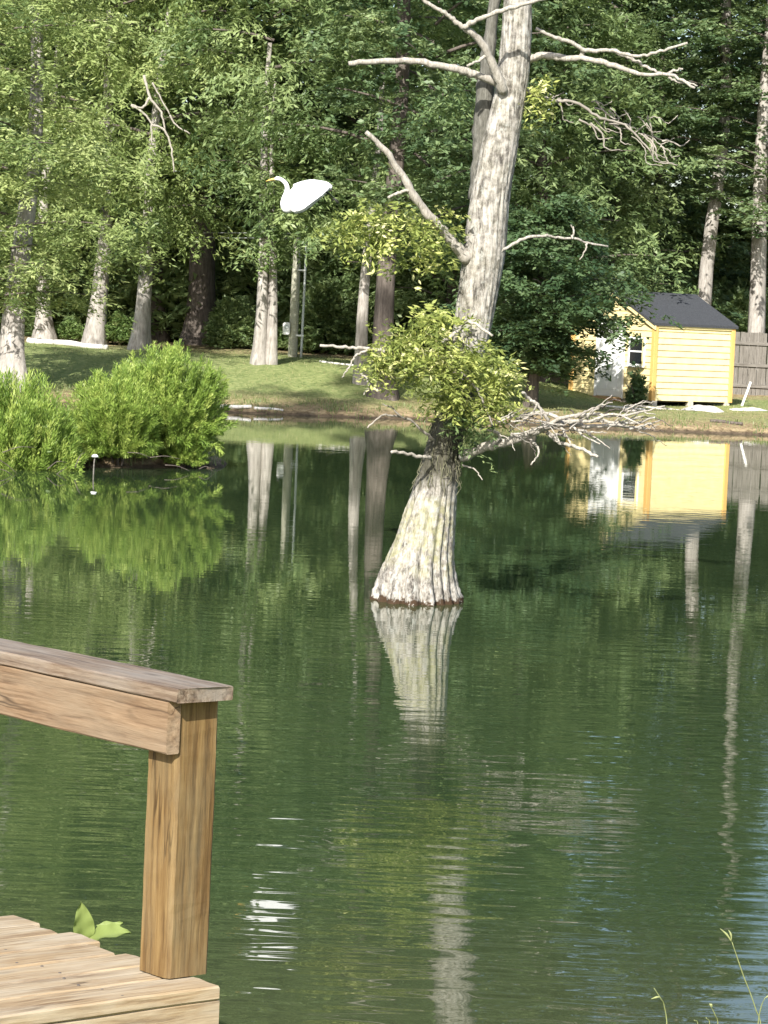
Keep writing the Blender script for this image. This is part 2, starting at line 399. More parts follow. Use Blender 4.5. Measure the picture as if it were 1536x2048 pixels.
# ------------------------------------------------------------------ foliage generator
def leaf_quads(C, A, Nn, L, W, fold=0.0):
    """C centres, A leaf axis, Nn normals, L, W arrays -> V, F"""
    A = A/(np.linalg.norm(A, axis=1)[:, None]+1e-9)
    B = np.cross(Nn, A); B /= (np.linalg.norm(B, axis=1)[:, None]+1e-9)
    L = np.asarray(L)[:, None]; W = np.asarray(W)[:, None]
    v0 = C - A*L*0.5; v1 = C + B*W*0.5 - A*L*0.05; v2 = C + A*L*0.5; v3 = C - B*W*0.5 - A*L*0.05
    V = np.stack([v0, v1, v2, v3], 1).reshape(-1, 3)
    Fq = np.arange(len(C)*4).reshape(-1, 4)
    return V, Fq
def spray_leaves(rng, C, Dv, Up, k, spl, spw, flat, droop, L, W, ang=0.9, jit=0.35, shade=None, shj=0.10):
    """C (n,3) spray centres, Dv (n,3) directions; k leaves each"""
    n = len(C)
    Dv = Dv/(np.linalg.norm(Dv, axis=1)[:, None]+1e-9)
    Sd = np.cross(Dv, Up); Sd /= (np.linalg.norm(Sd, axis=1)[:, None]+1e-9)
    Nn = np.cross(Sd, Dv)
    sc = rng.uniform(0.65, 1.3, (n, 1))
    a = rng.uniform(-0.5, 0.5, (n, k))
    tap = (1.0-np.clip(a+0.1, 0, 0.6)*1.2)
    bb = rng.normal(0, 0.33, (n, k))*tap
    c = rng.normal(0, 1, (n, k))*flat
    pts = (C[:, None, :] + Dv[:, None, :]*(a*spl*sc)[..., None] + Sd[:, None, :]*(bb*spw*sc)[..., None]
           + Nn[:, None, :]*c[..., None])
    pts[..., 2] -= droop*((a+0.5)**2)*spl + droop*0.5*np.abs(bb)*spw
    sg = np.sign(bb+1e-6)
    th = rng.normal(ang, 0.35, (n, k))*sg
    ax = Dv[:, None, :]*np.cos(th)[..., None] + Sd[:, None, :]*np.sin(th)[..., None] + rng.normal(0, jit, (n, k, 3))
    ax[..., 2] -= droop*0.5
    nn = Nn[:, None, :] + rng.normal(0, 0.55, (n, k, 3))
    Ls = L*rng.uniform(0.6, 1.35, (n, k)); Ws = W*rng.uniform(0.6, 1.3, (n, k))
    if shade is None: shade = rng.normal(0.5, 0.17, n)
    sh = shade[:, None] + rng.normal(0, shj, (n, k))
    V, Fq = leaf_quads(pts.reshape(-1, 3), ax.reshape(-1, 3), nn.reshape(-1, 3), Ls.ravel(), Ws.ravel())
    return V, Fq, np.clip(sh.ravel(), 0, 1)
def cat(parts):
    V = []; F_ = []; A = []; o = 0
    for v, f, a in parts:
        V.append(v); F_.append(f+o); A.append(a); o += len(v)
    return np.concatenate(V), np.concatenate(F_), np.concatenate(A)

PROF = {
 'round': lambda t: math.sin(math.pi*min(1, max(0.0, 0.10+0.86*t)))**0.55,
 'cone':  lambda t: (1-t)**0.75*0.9+0.12,
 'full':  lambda t: (0.85+0.15*math.sin(3*t)) if t < 0.7 else max(0.15, (1-t)/0.3)**0.6,
}
def make_crown(seed, z0, z1, R, nl, nsp, nlf, L, W, spl, droop, prof, flat=0.05, side=0.32, lift=0.1, cl=1.1):
    rng = np.random.default_rng(seed)
    C = []; Dv = []; sh = []; limbs = []
    for i in range(nl):
        tt = (i+rng.uniform(0, 1))/nl; hgt = z0+(z1-z0)*tt
        az = i*2.39996+rng.uniform(-0.5, 0.5)
        reach = R*PROF[prof](tt)*rng.uniform(0.62, 1.08)
        d = np.array([math.cos(az), math.sin(az), 0]); sd_ = np.array([-d[1], d[0], 0])
        p0 = np.array([0, 0, hgt-0.22*reach]); p2 = d*reach + np.array([0, 0, hgt+lift*reach-droop*0.25*reach])
        p1 = (p0+p2)*0.5 + np.array([0, 0, 0.12*reach])
        limbs.append((p0, p1, p2, max(0.02, 0.018*reach)))
        ncl = 4
        for q_ in range(ncl):
            lsh = rng.normal(0.5, 0.18)
            s = (0.16, 0.45, 0.74, 1.0)[q_]+rng.normal(0, 0.07)
            q0 = (1-s)**2*p0+2*s*(1-s)*p1+s*s*p2
            q0 = q0 + sd_*rng.normal(0, 1)*side*reach*0.45 + np.array([0, 0, rng.normal(0, 0.05*reach)])
            sz = cl*rng.uniform(0.7, 1.25)
            for j in range(max(3, nsp//ncl)):
                u = rng.normal(0, 1, 3)*np.array([0.5, 0.5, 0.24])*sz
                u[2] -= 0.22*(u[0]**2+u[1]**2)/sz*(1+droop)
                a2 = math.atan2(u[1], u[0])*0.6+az*0.4+rng.normal(0, 0.4) if rng.uniform() < 0.5 else az+rng.normal(0, 0.5)
                C.append(q0+u)
                Dv.append([math.cos(a2), math.sin(a2), -droop*rng.uniform(0.3, 1.0)+rng.normal(0, 0.18)])
                sh.append(lsh+rng.normal(0, 0.08)+0.10*u[2]/sz)  # sprays higher in a cluster painted lighter, as if lit from above
    C = np.array(C); Dv = np.array(Dv)
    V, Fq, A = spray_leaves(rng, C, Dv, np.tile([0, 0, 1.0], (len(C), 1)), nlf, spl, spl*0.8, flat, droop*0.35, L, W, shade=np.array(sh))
    return V, Fq, A, limbs
def limbs_mesh(name, limbs, k=4):
    parts = []
    for p0, p1, p2, r in limbs:
        c = [((1-s)**2*p0+2*s*(1-s)*p1+s*s*p2) for s in np.linspace(0, 0.92, k+1)]
        parts.append(tube_arrays(c, np.linspace(r, r*0.25, k+1), 5, False))
    V, Fq = merge_arrays(parts); return quad_mesh(name, V, Fq)

CROWN = {}
def crown_type(key, **kw):
    V, Fq, A, limbs = make_crown(**kw)
    CROWN[key] = (np_mesh('crown_'+key, V, Fq, False, A), limbs_mesh('limbs_'+key, limbs))
# heights are above the tree's own base
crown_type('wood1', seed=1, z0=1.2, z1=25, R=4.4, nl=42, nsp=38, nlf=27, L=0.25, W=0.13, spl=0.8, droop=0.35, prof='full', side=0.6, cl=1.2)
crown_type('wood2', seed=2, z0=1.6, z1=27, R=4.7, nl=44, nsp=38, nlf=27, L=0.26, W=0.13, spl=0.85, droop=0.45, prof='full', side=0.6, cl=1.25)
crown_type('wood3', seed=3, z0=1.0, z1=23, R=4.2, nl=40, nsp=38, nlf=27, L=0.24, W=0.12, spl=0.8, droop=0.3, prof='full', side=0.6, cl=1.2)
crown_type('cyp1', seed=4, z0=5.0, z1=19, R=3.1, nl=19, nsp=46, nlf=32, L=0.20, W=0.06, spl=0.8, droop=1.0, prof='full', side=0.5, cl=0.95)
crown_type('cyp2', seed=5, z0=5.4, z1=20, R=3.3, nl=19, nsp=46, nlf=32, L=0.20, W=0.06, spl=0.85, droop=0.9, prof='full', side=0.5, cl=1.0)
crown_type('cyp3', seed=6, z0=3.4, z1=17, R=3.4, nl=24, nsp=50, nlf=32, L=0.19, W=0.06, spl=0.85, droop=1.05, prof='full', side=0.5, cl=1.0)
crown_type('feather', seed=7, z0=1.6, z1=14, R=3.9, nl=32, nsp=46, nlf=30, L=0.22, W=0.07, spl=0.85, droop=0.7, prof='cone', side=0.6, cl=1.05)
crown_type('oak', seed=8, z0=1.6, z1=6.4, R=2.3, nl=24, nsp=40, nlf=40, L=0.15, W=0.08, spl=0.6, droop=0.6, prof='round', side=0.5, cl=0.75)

def trunk_mesh(name, H, r0, flare=1.6, lean=(0, 0), seg=14, seed=0, fl=0.10, top=0.35, twin=False):
    rng = random.Random(seed); ph = [rng.uniform(0, 6.28) for _ in range(4)]
    zs = np.concatenate([np.linspace(-0.35, 1.6, 9), np.linspace(2.2, H, 14)])
    V = []
    bx, by = rng.choice((-1, 1))*rng.uniform(0.06, 0.16), rng.uniform(-0.1, 0.1)
    for z in zs:
        k = max(0.0, z)/H
        r = r0*((1-k)*(1-top)+top) * (1+(flare-1)*math.exp(-max(z, 0)/0.55))
        cx = lean[0]*z + bx*(math.sin(z*0.55+ph[0])-math.sin(ph[0])); cy = lean[1]*z + by*math.sin(z*0.6+ph[1])
        amp = fl*math.exp(-max(z, 0)/1.4)+0.03
        for i in range(seg):
            th = 2*math.pi*i/seg
            rr = r*(1+amp*math.sin(5*th+ph[2])+0.6*amp*math.sin(3*th+ph[3]+z*0.3)+rng.uniform(-0.03, 0.03))
            V.append((cx+rr*math.cos(th), cy+rr*math.sin(th), z))
    Fq = []
    n = len(zs)
    for i in range(n-1):
        for k in range(seg):
            k2 = (k+1) % seg
            Fq.append((i*seg+k, i*seg+k2, (i+1)*seg+k2, (i+1)*seg+k))
    return quad_mesh(name, V, Fq)
def tree(name, label, p, H, r0, crown, leafm, barkm, group=None, lean=(0, 0), rot=0.0, sc=1.0, flare=1.6, seed=0, dz=0.0, scz=None, cofs=(0, 0), top=0.35):
    root = thing(name, p, label, 'tree', group)
    link('trunk', trunk_mesh('trunk', H, r0, flare, lean, seed=seed, top=top), barkm, root)
    cm, lm = CROWN[crown]
    hm = (CROWN_MID[crown])
    for nm, me, mt in (('crown', cm, leafm), ('limbs', lm, M_barkdark)):
        ob = bpy.data.objects.new(nm, me); COL.objects.link(ob); ob.parent = root
        ob.rotation_euler = (0, 0, rot); s2 = scz or sc; ob.scale = (sc, sc, s2)
        ob.location = (lean[0]*hm+cofs[0], lean[1]*hm+cofs[1], dz)
        if nm == 'limbs': ob['kind'] = 'stuff'
        if not me.materials: me.materials.append(None)
        ob.material_slots[0].link = 'OBJECT'; ob.material_slots[0].material = mt
    return root
CROWN_MID = {k: 7.0 for k in CROWN}; CROWN_MID['oak'] = 3.0

rnd = random.Random(11)
# --- shore and lawn trees, one by one (photo column of the base, distance)
tree('cypress_tree', 'pale trunked cypress at the left edge with bright drooping foliage above the bushes', base(22, 73.5), 11, 0.30, 'cyp3', M_lf['cypress'], M_barkpale, lean=(0.012, 0), rot=0.4, seed=21, flare=1.8, dz=0.3, sc=0.95, scz=0.62, cofs=(-0.2, -1.1))
tree('cypress_tree', 'slim pale lawn tree right behind the left end of the white log', base(88, 87), 9, 0.20, 'cyp1', M_lf['cypress'], M_barkpale, rot=1.9, seed=22, flare=2.0, dz=-1.9)
tree('cypress_tree', 'straight grey lawn tree beside the round clipped shrub', base(188, 86), 9.5, 0.25, 'cyp2', M_lf['cypress'], M_barkpale, rot=3.1, seed=23, lean=(0.015, 0), dz=-2.3)
t4 = tree('cypress_tree', 'pale leaning tree with ivy up its trunk, just above the willowy bush', base(278, 84), 9.5, 0.22, 'cyp3', M_lf['cypress'], M_barkpale, rot=4.4, seed=24, lean=(0.055, 0), dz=0.1)
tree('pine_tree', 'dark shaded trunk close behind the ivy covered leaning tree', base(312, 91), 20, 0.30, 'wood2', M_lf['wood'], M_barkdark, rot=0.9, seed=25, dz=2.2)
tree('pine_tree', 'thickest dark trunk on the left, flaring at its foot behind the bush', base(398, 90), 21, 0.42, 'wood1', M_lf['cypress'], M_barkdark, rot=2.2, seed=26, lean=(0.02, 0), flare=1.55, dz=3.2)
t7 = tree('cypress_tree', 'pale twin trunked tree with an ivy tuft, left of the service pole', base(517, 80), 8.5, 0.17, 'cyp1', M_lf['feather'], M_barkpale, rot=5.0, seed=27, flare=1.5, dz=-1.5, lean=(0.008, 0))
link('trunk', trunk_mesh('trunk', 7.5, 0.15, 1.5, (0.004, 0.0), seed=37, top=0.2), M_barkpale, t7).location = (0.31, 0.03, 0)
tree('cypress_tree', 'slim pale tree on the lawn between the pole and the pond cypress', base(722, 77.6), 8, 0.165, 'cyp2', M_lf['feather'], M_barkpale, rot=0.2, seed=28, flare=1.5, dz=-1.7)
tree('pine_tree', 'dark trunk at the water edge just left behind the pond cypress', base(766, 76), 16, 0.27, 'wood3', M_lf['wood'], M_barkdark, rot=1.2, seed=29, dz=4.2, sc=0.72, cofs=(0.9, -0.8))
tree('oak_tree', 'dark leafy oak with low boughs hanging in front of the yellow shed', base(1060, 76.0), 4.9, 0.14, 'oak', M_lf['oak'], M_barkdark, rot=0.6, seed=30, sc=1.0, scz=0.80, cofs=(0.25, -0.6))
tree('pine_tree', 'tall grey trunk rising directly behind the shed roof', base(1408, 90), 19, 0.24, 'wood2', M_lf['wood'], M_barkpale, rot=3.3, seed=31, lean=(0.004, 0), dz=6.0, sc=0.6, scz=0.5)
tree('pine_tree', 'tall grey trunk at the right edge beside the wooden fence', base(1503, 89), 17, 0.27, 'wood3', M_lf['wood'], M_barkpale, rot=4.6, seed=32, dz=4.6, sc=0.75, scz=0.52)
tree('cypress_tree', 'broad feathery mid green tree between the pond cypress and the shed', base(1075, 84), 12, 0.2, 'feather', M_lf['feather'], M_barkdark, rot=0.0, seed=33)
tree('cypress_tree', 'feathery green tree directly behind the pond cypress trunk', base(905, 88), 13, 0.2, 'feather', M_lf['feather'], M_barkdark, rot=2.0, seed=34)
tree('cypress_tree', 'smaller feathery green tree behind the shed and its fence', base(1215, 91), 11, 0.18, 'feather', M_lf['feather'], M_barkdark, rot=3.7, seed=35, sc=0.8)
for pl, w_ in (([(288, 150), (300, 195), (322, 225), (330, 262)], 6), ([(305, 165), (318, 190), (340, 230)], 4), ([(262, 210), (285, 225), (302, 248), (303, 290)], 5), ([(302, 248), (330, 262), (343, 300), (348, 345)], 5), ([(340, 230), (352, 250), (380, 268)], 4), ([(300, 195), (285, 215), (262, 210)], 6)):
    tube('dead_branch', [P(x, y, 80.6) for x, y in pl], [w_*mpp(80)/2, w_*mpp(80)/3], M_dead, t4, 6, 5, tuple(t4.location), 0.01)
tree('cypress_tree', 'added unseen tall tree on the left bank just outside the picture, shading the far lawn', (-8.5, 46.4, tz(-8.5, 46.4)), 21, 0.3, 'cyp1', M_lf['cypress'], M_barkpale, rot=1.0, seed=38, sc=0.8, scz=0.72, dz=11.5)  # unseen tree, added so its crown shades the far lawn
# --- the wood behind
kinds = ['wood1', 'wood2', 'wood3', 'wood2', 'wood1']
k = 0
for row, (D, n, x0, x1) in enumerate(((96, 9, -20, 19), (104, 10, -25, 24), (115, 11, -34, 34), (127, 12, -36, 36))):
    for i in range(n):
        X = x0+(x1-x0)*(i+0.5+rnd.uniform(-0.25, 0.25))/n; Y = D+rnd.uniform(-2.2, 2.2)
        sc = rnd.uniform(0.9, 1.12)
        if X > 9.0: sc *= 0.58 if row < 3 else 0.66
        mt = M_lf['wood'] if rnd.random() < 0.7 else M_lf['feather']
        tree('woodland_tree', 'leafy green tree in the dense wood behind the lawn', (X, Y, tz(X, Y)), 13*sc, 0.22*sc, kinds[k % 5], mt, M_barkdark, 'trees of the wood behind the lawn', rot=rnd.uniform(0, 6.28), sc=sc, seed=100+k, top=0.12, scz=sc*(1.0 if (X > 9.0 or row == 0) else 1.32), dz=0 if (X > 9.0 or row == 0) else -0.6)
        k += 1

# --- shrubs
def shrub_mesh(name, seed, n, k, rx, ry, h, L, W, spl, up=0.3, z0=0.15, hollow=0.55, flat=0.03):
    rng = np.random.default_rng(seed)
    u = rng.normal(0, 1, (n, 3)); u /= np.linalg.norm(u, axis=1)[:, None]; u[:, 2] = np.abs(u[:, 2])
    r = rng.uniform(hollow, 1.0, n)[:, None]
    lump = 1+0.16*np.sin(u[:, :1]*5+seed)*np.cos(u[:, 1:2]*4+seed*2)+0.1*np.sin(u[:, 2:3]*7)
    C = u*r*lump*np.array([rx, ry, h-z0]); C[:, 2] += z0
    Dv = u*np.array([1, 1, 0.7]) + np.array([0, 0, up]) + rng.normal(0, 0.25, (n, 3))
    Up = np.tile([0, 0, 1.0], (n, 1))+rng.normal(0, 0.3, (n, 3))
    V, Fq, A = spray_leaves(rng, C, Dv, Up, k, spl, spl*0.7, flat, 0.1, L, W)
    return np_mesh(name, V, Fq, False, A)
def shrub(name, label, p, mesh, mat, group=None, rot=0, sc=1.0, cat_='shrub', stems=5, sh=0.5):
    root = thing(name, p, label, cat_, group)
    ob = link('foliage', mesh, mat, root); ob.rotation_euler = (0, 0, rot); ob.scale = (sc,)*3
    parts = []
    rg = random.Random(int(abs(p[0])*100))
    for i in range(stems):
        a = rg.uniform(0, 6.28); sh = min(sh, 0.62*sc); parts.append(tube_arrays([(0.05*math.cos(a), 0.05*math.sin(a), -0.15), (0.15*math.cos(a)*sc, 0.15*math.sin(a)*sc, sh*0.5), (0.4*math.cos(a)*sc, 0.4*math.sin(a)*sc, sh)], [0.025, 0.02, 0.01], 5))
    V, Fq = merge_arrays(parts); link('stems', quad_mesh('stems', V, Fq), M_barkdark, root)
    return root
SH1 = shrub_mesh('shrub_round', 51, 420, 26, 0.85, 0.7, 0.85, 0.12, 0.06, 0.3, 0.2)
SH2 = shrub_mesh('shrub_loose', 52, 650, 30, 1.5, 1.2, 2.4, 0.20, 0.075, 0.65, 0.1)
shrub('clipped_shrub', 'low rounded olive shrub between two pale trunks on the left lawn', base(232, 86.5), SH1, M_lf['shrub'])
shrub('clipped_shrub', 'small round shrub left of the straight grey lawn tree', base(140, 88), SH1, M_lf['shrub'], sc=0.7, rot=2)
shrub('leafy_shrub', 'bushy green shrub between the dark trunk and the twin trunked tree', base(465, 88), SH2, M_lf['feather'], sc=0.62, rot=1)
shrub('leafy_shrub', 'tall loose green shrub right of the service pole', base(660, 88), SH2, M_lf['feather'], sc=0.95, rot=2.5)
shrub('leafy_shrub', 'low yellowish shrub at the foot of the service pole', base(560, 89), SH1, M_lf['cypress'], sc=0.7, rot=4)
for i, (px, D, s) in enumerate(((1350, 100, 2.2), (1460, 101, 2.3), (1570, 100, 2.2), (1250, 101, 2.2), (640, 101, 2.2), (-60, 92, 1.5), (40, 93, 1.6), (160, 93.5, 1.7), (270, 93, 1.5), (360, 92.5, 1.9), (450, 93, 1.6), (545, 93, 1.8), (640, 92, 1.6), (740, 91, 1.5), (850, 93, 1.35), (960, 93, 1.3), (1060, 94, 1.2), (1180, 95, 1.3), (1300, 96, 1.3), (1420, 96, 1.3), (1500, 94, 1.2), (1590, 95, 1.3))):
    shrub('understory_shrub', 'dark leafy undergrowth shrub at the edge of the wood', base(px, D), SH2, M_lf[('feather', 'wood', 'shrub')[i % 3]], 'undergrowth along the wood edge', rot=i*1.3, sc=s)

# --- ivy on two trunks
def ivy(parent, off, z0, z1, r, n, seed, mat):
    rng = np.random.default_rng(seed)
    th = rng.uniform(0, 6.28, n); z = rng.uniform(z0, z1, n)
    C = np.stack([off[0]+off[2]*z+np.cos(th)*r, off[1]+np.sin(th)*r, z], 1)
    Dv = np.stack([np.cos(th), np.sin(th), rng.normal(-0.2, 0.4, n)], 1)
    V, Fq, A = spray_leaves(rng, C, Dv, np.tile([0, 0, 1.0], (n, 1)), 14, 0.3, 0.3, 0.05, 0.2, 0.13, 0.08)
    link('ivy', np_mesh('ivy', V, Fq, False, A), mat, parent)
ivy(t4, (0, 0, 0.055), 2.0, 5.4, 0.24, 75, 61, M_lf['cypress'])
ivy(t7, (0.12, -0.05, 0.008), 2.3, 4.6, 0.27, 70, 62, M_lf['shrub'])

# ------------------------------------------------------------------ the pond cypress
DT = 27.0
prof = [(1235, 722, 934), (1200, 737, 924), (1188, 741, 922), (1160, 752, 914), (1136, 762, 910), (1110, 775, 908), (1084, 788, 909), (1032, 806, 911), (980, 826, 913), (928, 843, 917), (876, 858, 926), (820, 872, 940), (760, 886, 956), (700, 899, 972), (650, 908, 984), (580, 916, 998), (512, 925, 1011), (450, 932, 1016), (400, 940, 1019), (350, 950, 1027), (300, 960, 1035), (250, 974, 1042), (200, 986, 1050), (150, 995, 1058), (100, 1000, 1061), (50, 1005, 1063), (0, 1008, 1063), (-90, 1016, 1064), (-200, 1026, 1066)]
tb = PZ(830, 1203, 0.0); tb = Vector((tb.x, DT, 0))
ct = thing('pond_cypress', tb, 'big leaning cypress standing in the pond with flared fluted base and dead limbs', 'tree')
org = np.array(tb)
ZS = []; CX = []; RR = []
for (y, l, r) in prof:
    a = P(l, y, DT); b2 = P(r, y, DT); c = (a+b2)/2
    ZS.append(c.z); CX.append(c.x); RR.append((b2.x-a.x)/2)
ZS = np.array(ZS); CX = np.array(CX); RR = np.array(RR)
zz = np.concatenate([np.linspace(ZS[0], 1.6, 60), np.linspace(1.63, ZS[-1], 130)])
seg = 84
rg = np.random.default_rng(5)
th = np.linspace(0, 2*math.pi, seg, endpoint=False)
lob = np.cumsum(rg.uniform(0.5, 1.6, 19)); lob = lob/lob[-1]*2*math.pi
def groove(a):
    d = np.min(np.abs(((a[:, None]-lob[None, :]+math.pi) % (2*math.pi))-math.pi), axis=1)
    return 1-np.exp(-(d/0.075)**2)
gr = groove(th)
ph1 = rg.uniform(0, 6.28, 6)
Vt = []
for z in zz:
    r = np.interp(z, ZS, RR); cx = np.interp(z, ZS, CX)
    k = math.exp(-max(z, 0)/0.55)
    tw = th + 0.10*z
    g = groove(th+0.12*math.sin(z*2.1)+0.05*z)
    f = 1 - (0.30*k+0.03)*(1-g) + 0.05*k*np.sin(3*th+ph1[0])
    f += 0.012*np.sin(23*th+3*math.sin(z*3+ph1[1])) + 0.010*np.sin(37*th+4*math.sin(z*2.2)+ph1[2]) + rg.normal(0, 0.010, seg)
    f += 0.02*np.sin(2*th+z*1.7+ph1[3])
    Vt.append(np.stack([cx+r*f*np.cos(th)-org[0], r*f*np.sin(th), np.full(seg, z)], 1))
nz = len(zz)
Vt = np.concatenate(Vt)
I = np.arange(nz*seg).reshape(nz, seg); I2 = np.roll(I, -1, axis=1)
Fq = np.stack([I[:-1].ravel(), I2[:-1].ravel(), I2[1:].ravel(), I[1:].ravel()], 1)
m, t, b, o = new_mat('pond_cypress_bark')
tc = N(t, 'ShaderNodeTexCoord'); v = tc.outputs['Object']; sep = N(t, 'ShaderNodeSeparateXYZ'); t.links.new(v, sep.inputs[0])
n1 = noise(t, mapping(t, v, (11, 11, 1.6)), 2.6, 7, 0.68, 0.6); n2 = noise(t, v, 13, 7, 0.7); n3 = noise(t, v, 2.4, 4)
f = math_(t, 'ADD', math_(t, 'MULTIPLY', n1.outputs[0], 0.55), math_(t, 'MULTIPLY', n2.outputs[0], 0.45))
r = ramp(t, f, [(0.40, (0.073, 0.066, 0.058)), (0.475, (0.229, 0.210, 0.182)), (0.57, (0.449, 0.420, 0.374))])
n4 = noise(t, v, 6.0, 6, 0.7)
band = ramp(t, math_(t, 'ADD', sep.outputs[2], math_(t, 'MULTIPLY', math_(t, 'SUBTRACT', n3.outputs[0], 0.5), 0.5)), [(0.22, (0, 0, 0)), (0.38, (1, 1, 1)), (0.85, (1, 1, 1)), (1.15, (0.12,)*3)])
lich = math_(t, 'MULTIPLY', ramp(t, n4.outputs[0], [(0.42, (0, 0, 0)), (0.58, (0.8,)*3)]).outputs[0], band.outputs[0])
c = mixc(t, math_(t, 'MULTIPLY', lich, 0.75), r.outputs[0], (0.33, 0.32, 0.15))
n5 = noise(t, mapping(t, v, (1, 1, 0.6)), 17, 5, 0.7)
c = mixc(t, ramp(t, n5.outputs[0], [(0.56, (0, 0, 0)), (0.66, (0.75,)*3)]).outputs[0], c, (0.40, 0.40, 0.36))
neck_shade = ramp(t, math_(t, 'ADD', sep.outputs[2], math_(t, 'MULTIPLY', math_(t, 'SUBTRACT', n4.outputs[0], 0.5), 0.5)), [(0.95, (0, 0, 0)), (1.12, (1, 1, 1)), (1.75, (1, 1, 1)), (2.1, (0, 0, 0))])
neck_shade.color_ramp.interpolation = 'LINEAR'
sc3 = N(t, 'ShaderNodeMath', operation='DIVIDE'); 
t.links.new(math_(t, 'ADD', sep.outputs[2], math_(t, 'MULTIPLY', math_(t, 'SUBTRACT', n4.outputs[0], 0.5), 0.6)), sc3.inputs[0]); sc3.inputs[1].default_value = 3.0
neck_shade = ramp(t, sc3.outputs[0], [(0.32, (0, 0, 0)), (0.40, (0.88,)*3), (0.60, (0.85,)*3), (0.72, (0, 0, 0))])  # dark neck band: leaf clump's shadow painted into the bark, with some moss
c = mixc(t, neck_shade.outputs[0], c, (0.055, 0.052, 0.034))
wet = ramp(t, math_(t, 'ADD', sep.outputs[2], math_(t, 'MULTIPLY', math_(t, 'SUBTRACT', n2.outputs[0], 0.5), 0.26)), [(0.028, (1, 1, 1)), (0.045, (0, 0, 0))])
c = mixc(t, wet.outputs[0], c, (0.055, 0.034, 0.02))
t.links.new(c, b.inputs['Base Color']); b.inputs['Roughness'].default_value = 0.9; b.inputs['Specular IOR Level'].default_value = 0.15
bump(t, b, f, 1.0, 0.03)
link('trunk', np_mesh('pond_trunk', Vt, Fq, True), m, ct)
# second, lichen grey stem behind the main one
sp = [P(x, y, DT+0.20) for x, y in ((952, 400), (960, 320), (966, 250), (972, 150), (982, 60), (996, -60))]
tube('stem', sp, [0.07, 0.08, 0.085, 0.075, 0.06, 0.05], bark_mat('lichen_stem', (0.06, 0.055, 0.048), (0.13, 0.125, 0.105), (0.25, 0.24, 0.21), 3, bd=0.01), ct, 12, 5, org, 0.004)

brng = random.Random(77)
def limb(pts, w0, w1, d0=0.0, d1=None, mat=None, name='branch', wb=0.004):
    """pts photo pixels along a limb, d0..d1 depth offset (m) along it, w0..w1 thickness in photo pixels"""
    d1 = d0 if d1 is None else d1
    n = len(pts)
    pp = [P(x, y, DT+d0+(d1-d0)*i/(n-1)) for i, (x, y) in enumerate(pts)]
    rads = [max(0.003, (w0+(w1-w0)*i/(n-1))*mpp(DT)/2) for i in range(n)]
    return tube(name, pp, rads, mat or M_dead, ct, 8, 6, org, wb, brng)
limb([(1012, 178), (985, 163), (940, 146), (900, 135), (820, 122), (760, 123), (697, 127)], 20, 9, -0.05, -0.55)
limb([(1008, 185), (990, 140), (962, 85), (928, 55)], 20, 12, -0.15, -0.45)
limb([(928, 55), (905, 38), (880, 20), (845, -2), (820, -20)], 11, 6, -0.45, -0.6)
limb([(928, 55), (950, 42), (980, 30), (1030, 13), (1100, -6), (1150, -20)], 11, 7, -0.45, -0.7)
limb([(975, 110), (955, 122), (934, 132)], 7, 5, -0.3, -0.4)
limb([(1050, 122), (1085, 112), (1130, 116), (1165, 117), (1220, 128), (1280, 148), (1340, 150), (1390, 176)], 18, 5, 0.05, -0.5)
limb([(1160, 115), (1164, 100), (1135, 82), (1110, 75), (1072, 57)], 10, 7, -0.16, -0.35)
limb([(1163, 101), (1190, 101), (1225, 101), (1270, 112), (1320, 103), (1375, 86)], 9, 5, -0.2, -0.5)
limb([(1225, 101), (1262, 118), (1290, 132), (1325, 148), (1350, 141), (1366, 138)], 8, 4, -0.25, -0.4)
limb([(1335, 150), (1350, 163), (1375, 165), (1395, 172)], 6, 3, -0.4, -0.45)
limb([(935, 520), (905, 485), (880, 455), (845, 415), (810, 360), (770, 302), (732, 264)], 26, 9, -0.1, -0.6)
limb([(822, 380), (800, 385), (776, 396)], 8, 5, -0.42, -0.5)
limb([(1000, 505), (1040, 480), (1085, 471), (1110, 474), (1150, 478), (1180, 487), (1216, 493)], 7, 4, -0.1, 0.4)
limb([(1145, 478), (1147, 460), (1143, 450)], 5, 3, 0.2, 0.2)
limb([(1175, 487), (1168, 505), (1160, 520)], 4, 2, 0.25, 0.25)
# low dead boughs to the right of the trunk
limb([(925, 915), (950, 900), (985, 890), (1020, 882), (1055, 870), (1090, 856), (1125, 846)], 24, 12, -0.18, -0.75)
limb([(1090, 856), (1130, 845), (1170, 853), (1230, 851), (1290, 858)], 12, 5, -0.6, -0.9)
limb([(985, 890), (1000, 873), (985, 862), (960, 856)], 8, 5, -0.45, -0.6)
limb([(1060, 868), (1095, 840), (1060, 800), (1045, 785)], 9, 5, -0.6, -0.9)
limb([(1080, 860), (1120, 838), (1180, 828), (1240, 832), (1330, 812)], 9, 3, -0.7, -1.1)
limb([(1030, 838), (1080, 826), (1140, 842), (1200, 842), (1260, 848), (1310, 835)], 10, 4, -0.35, -0.9)
limb([(1095, 866), (1120, 885), (1160, 897), (1196, 914)], 9, 6, -0.65, -0.95)
limb([(1118, 848), (1132, 870), (1142, 892)], 7, 3, -0.7, -0.85)
limb([(1140, 850), (1165, 870), (1200, 888)], 6, 3, -0.75, -0.95)
limb([(1055, 872), (1072, 890), (1078, 905), (1062, 930)], 6, 3, -0.55, -0.75)
limb([(1060, 800), (1078, 812), (1084, 838)], 7, 4, -0.85, -0.8)
limb([(1072, 808), (1068, 822), (1060, 828)], 5, 3, -0.85, -0.8)
limb([(1130, 842), (1180, 842), (1225, 828), (1280, 848)], 8, 3, -0.8, -1.1)
limb([(1175, 838), (1195, 815), (1225, 805)], 5, 2, -0.9, -1.1)
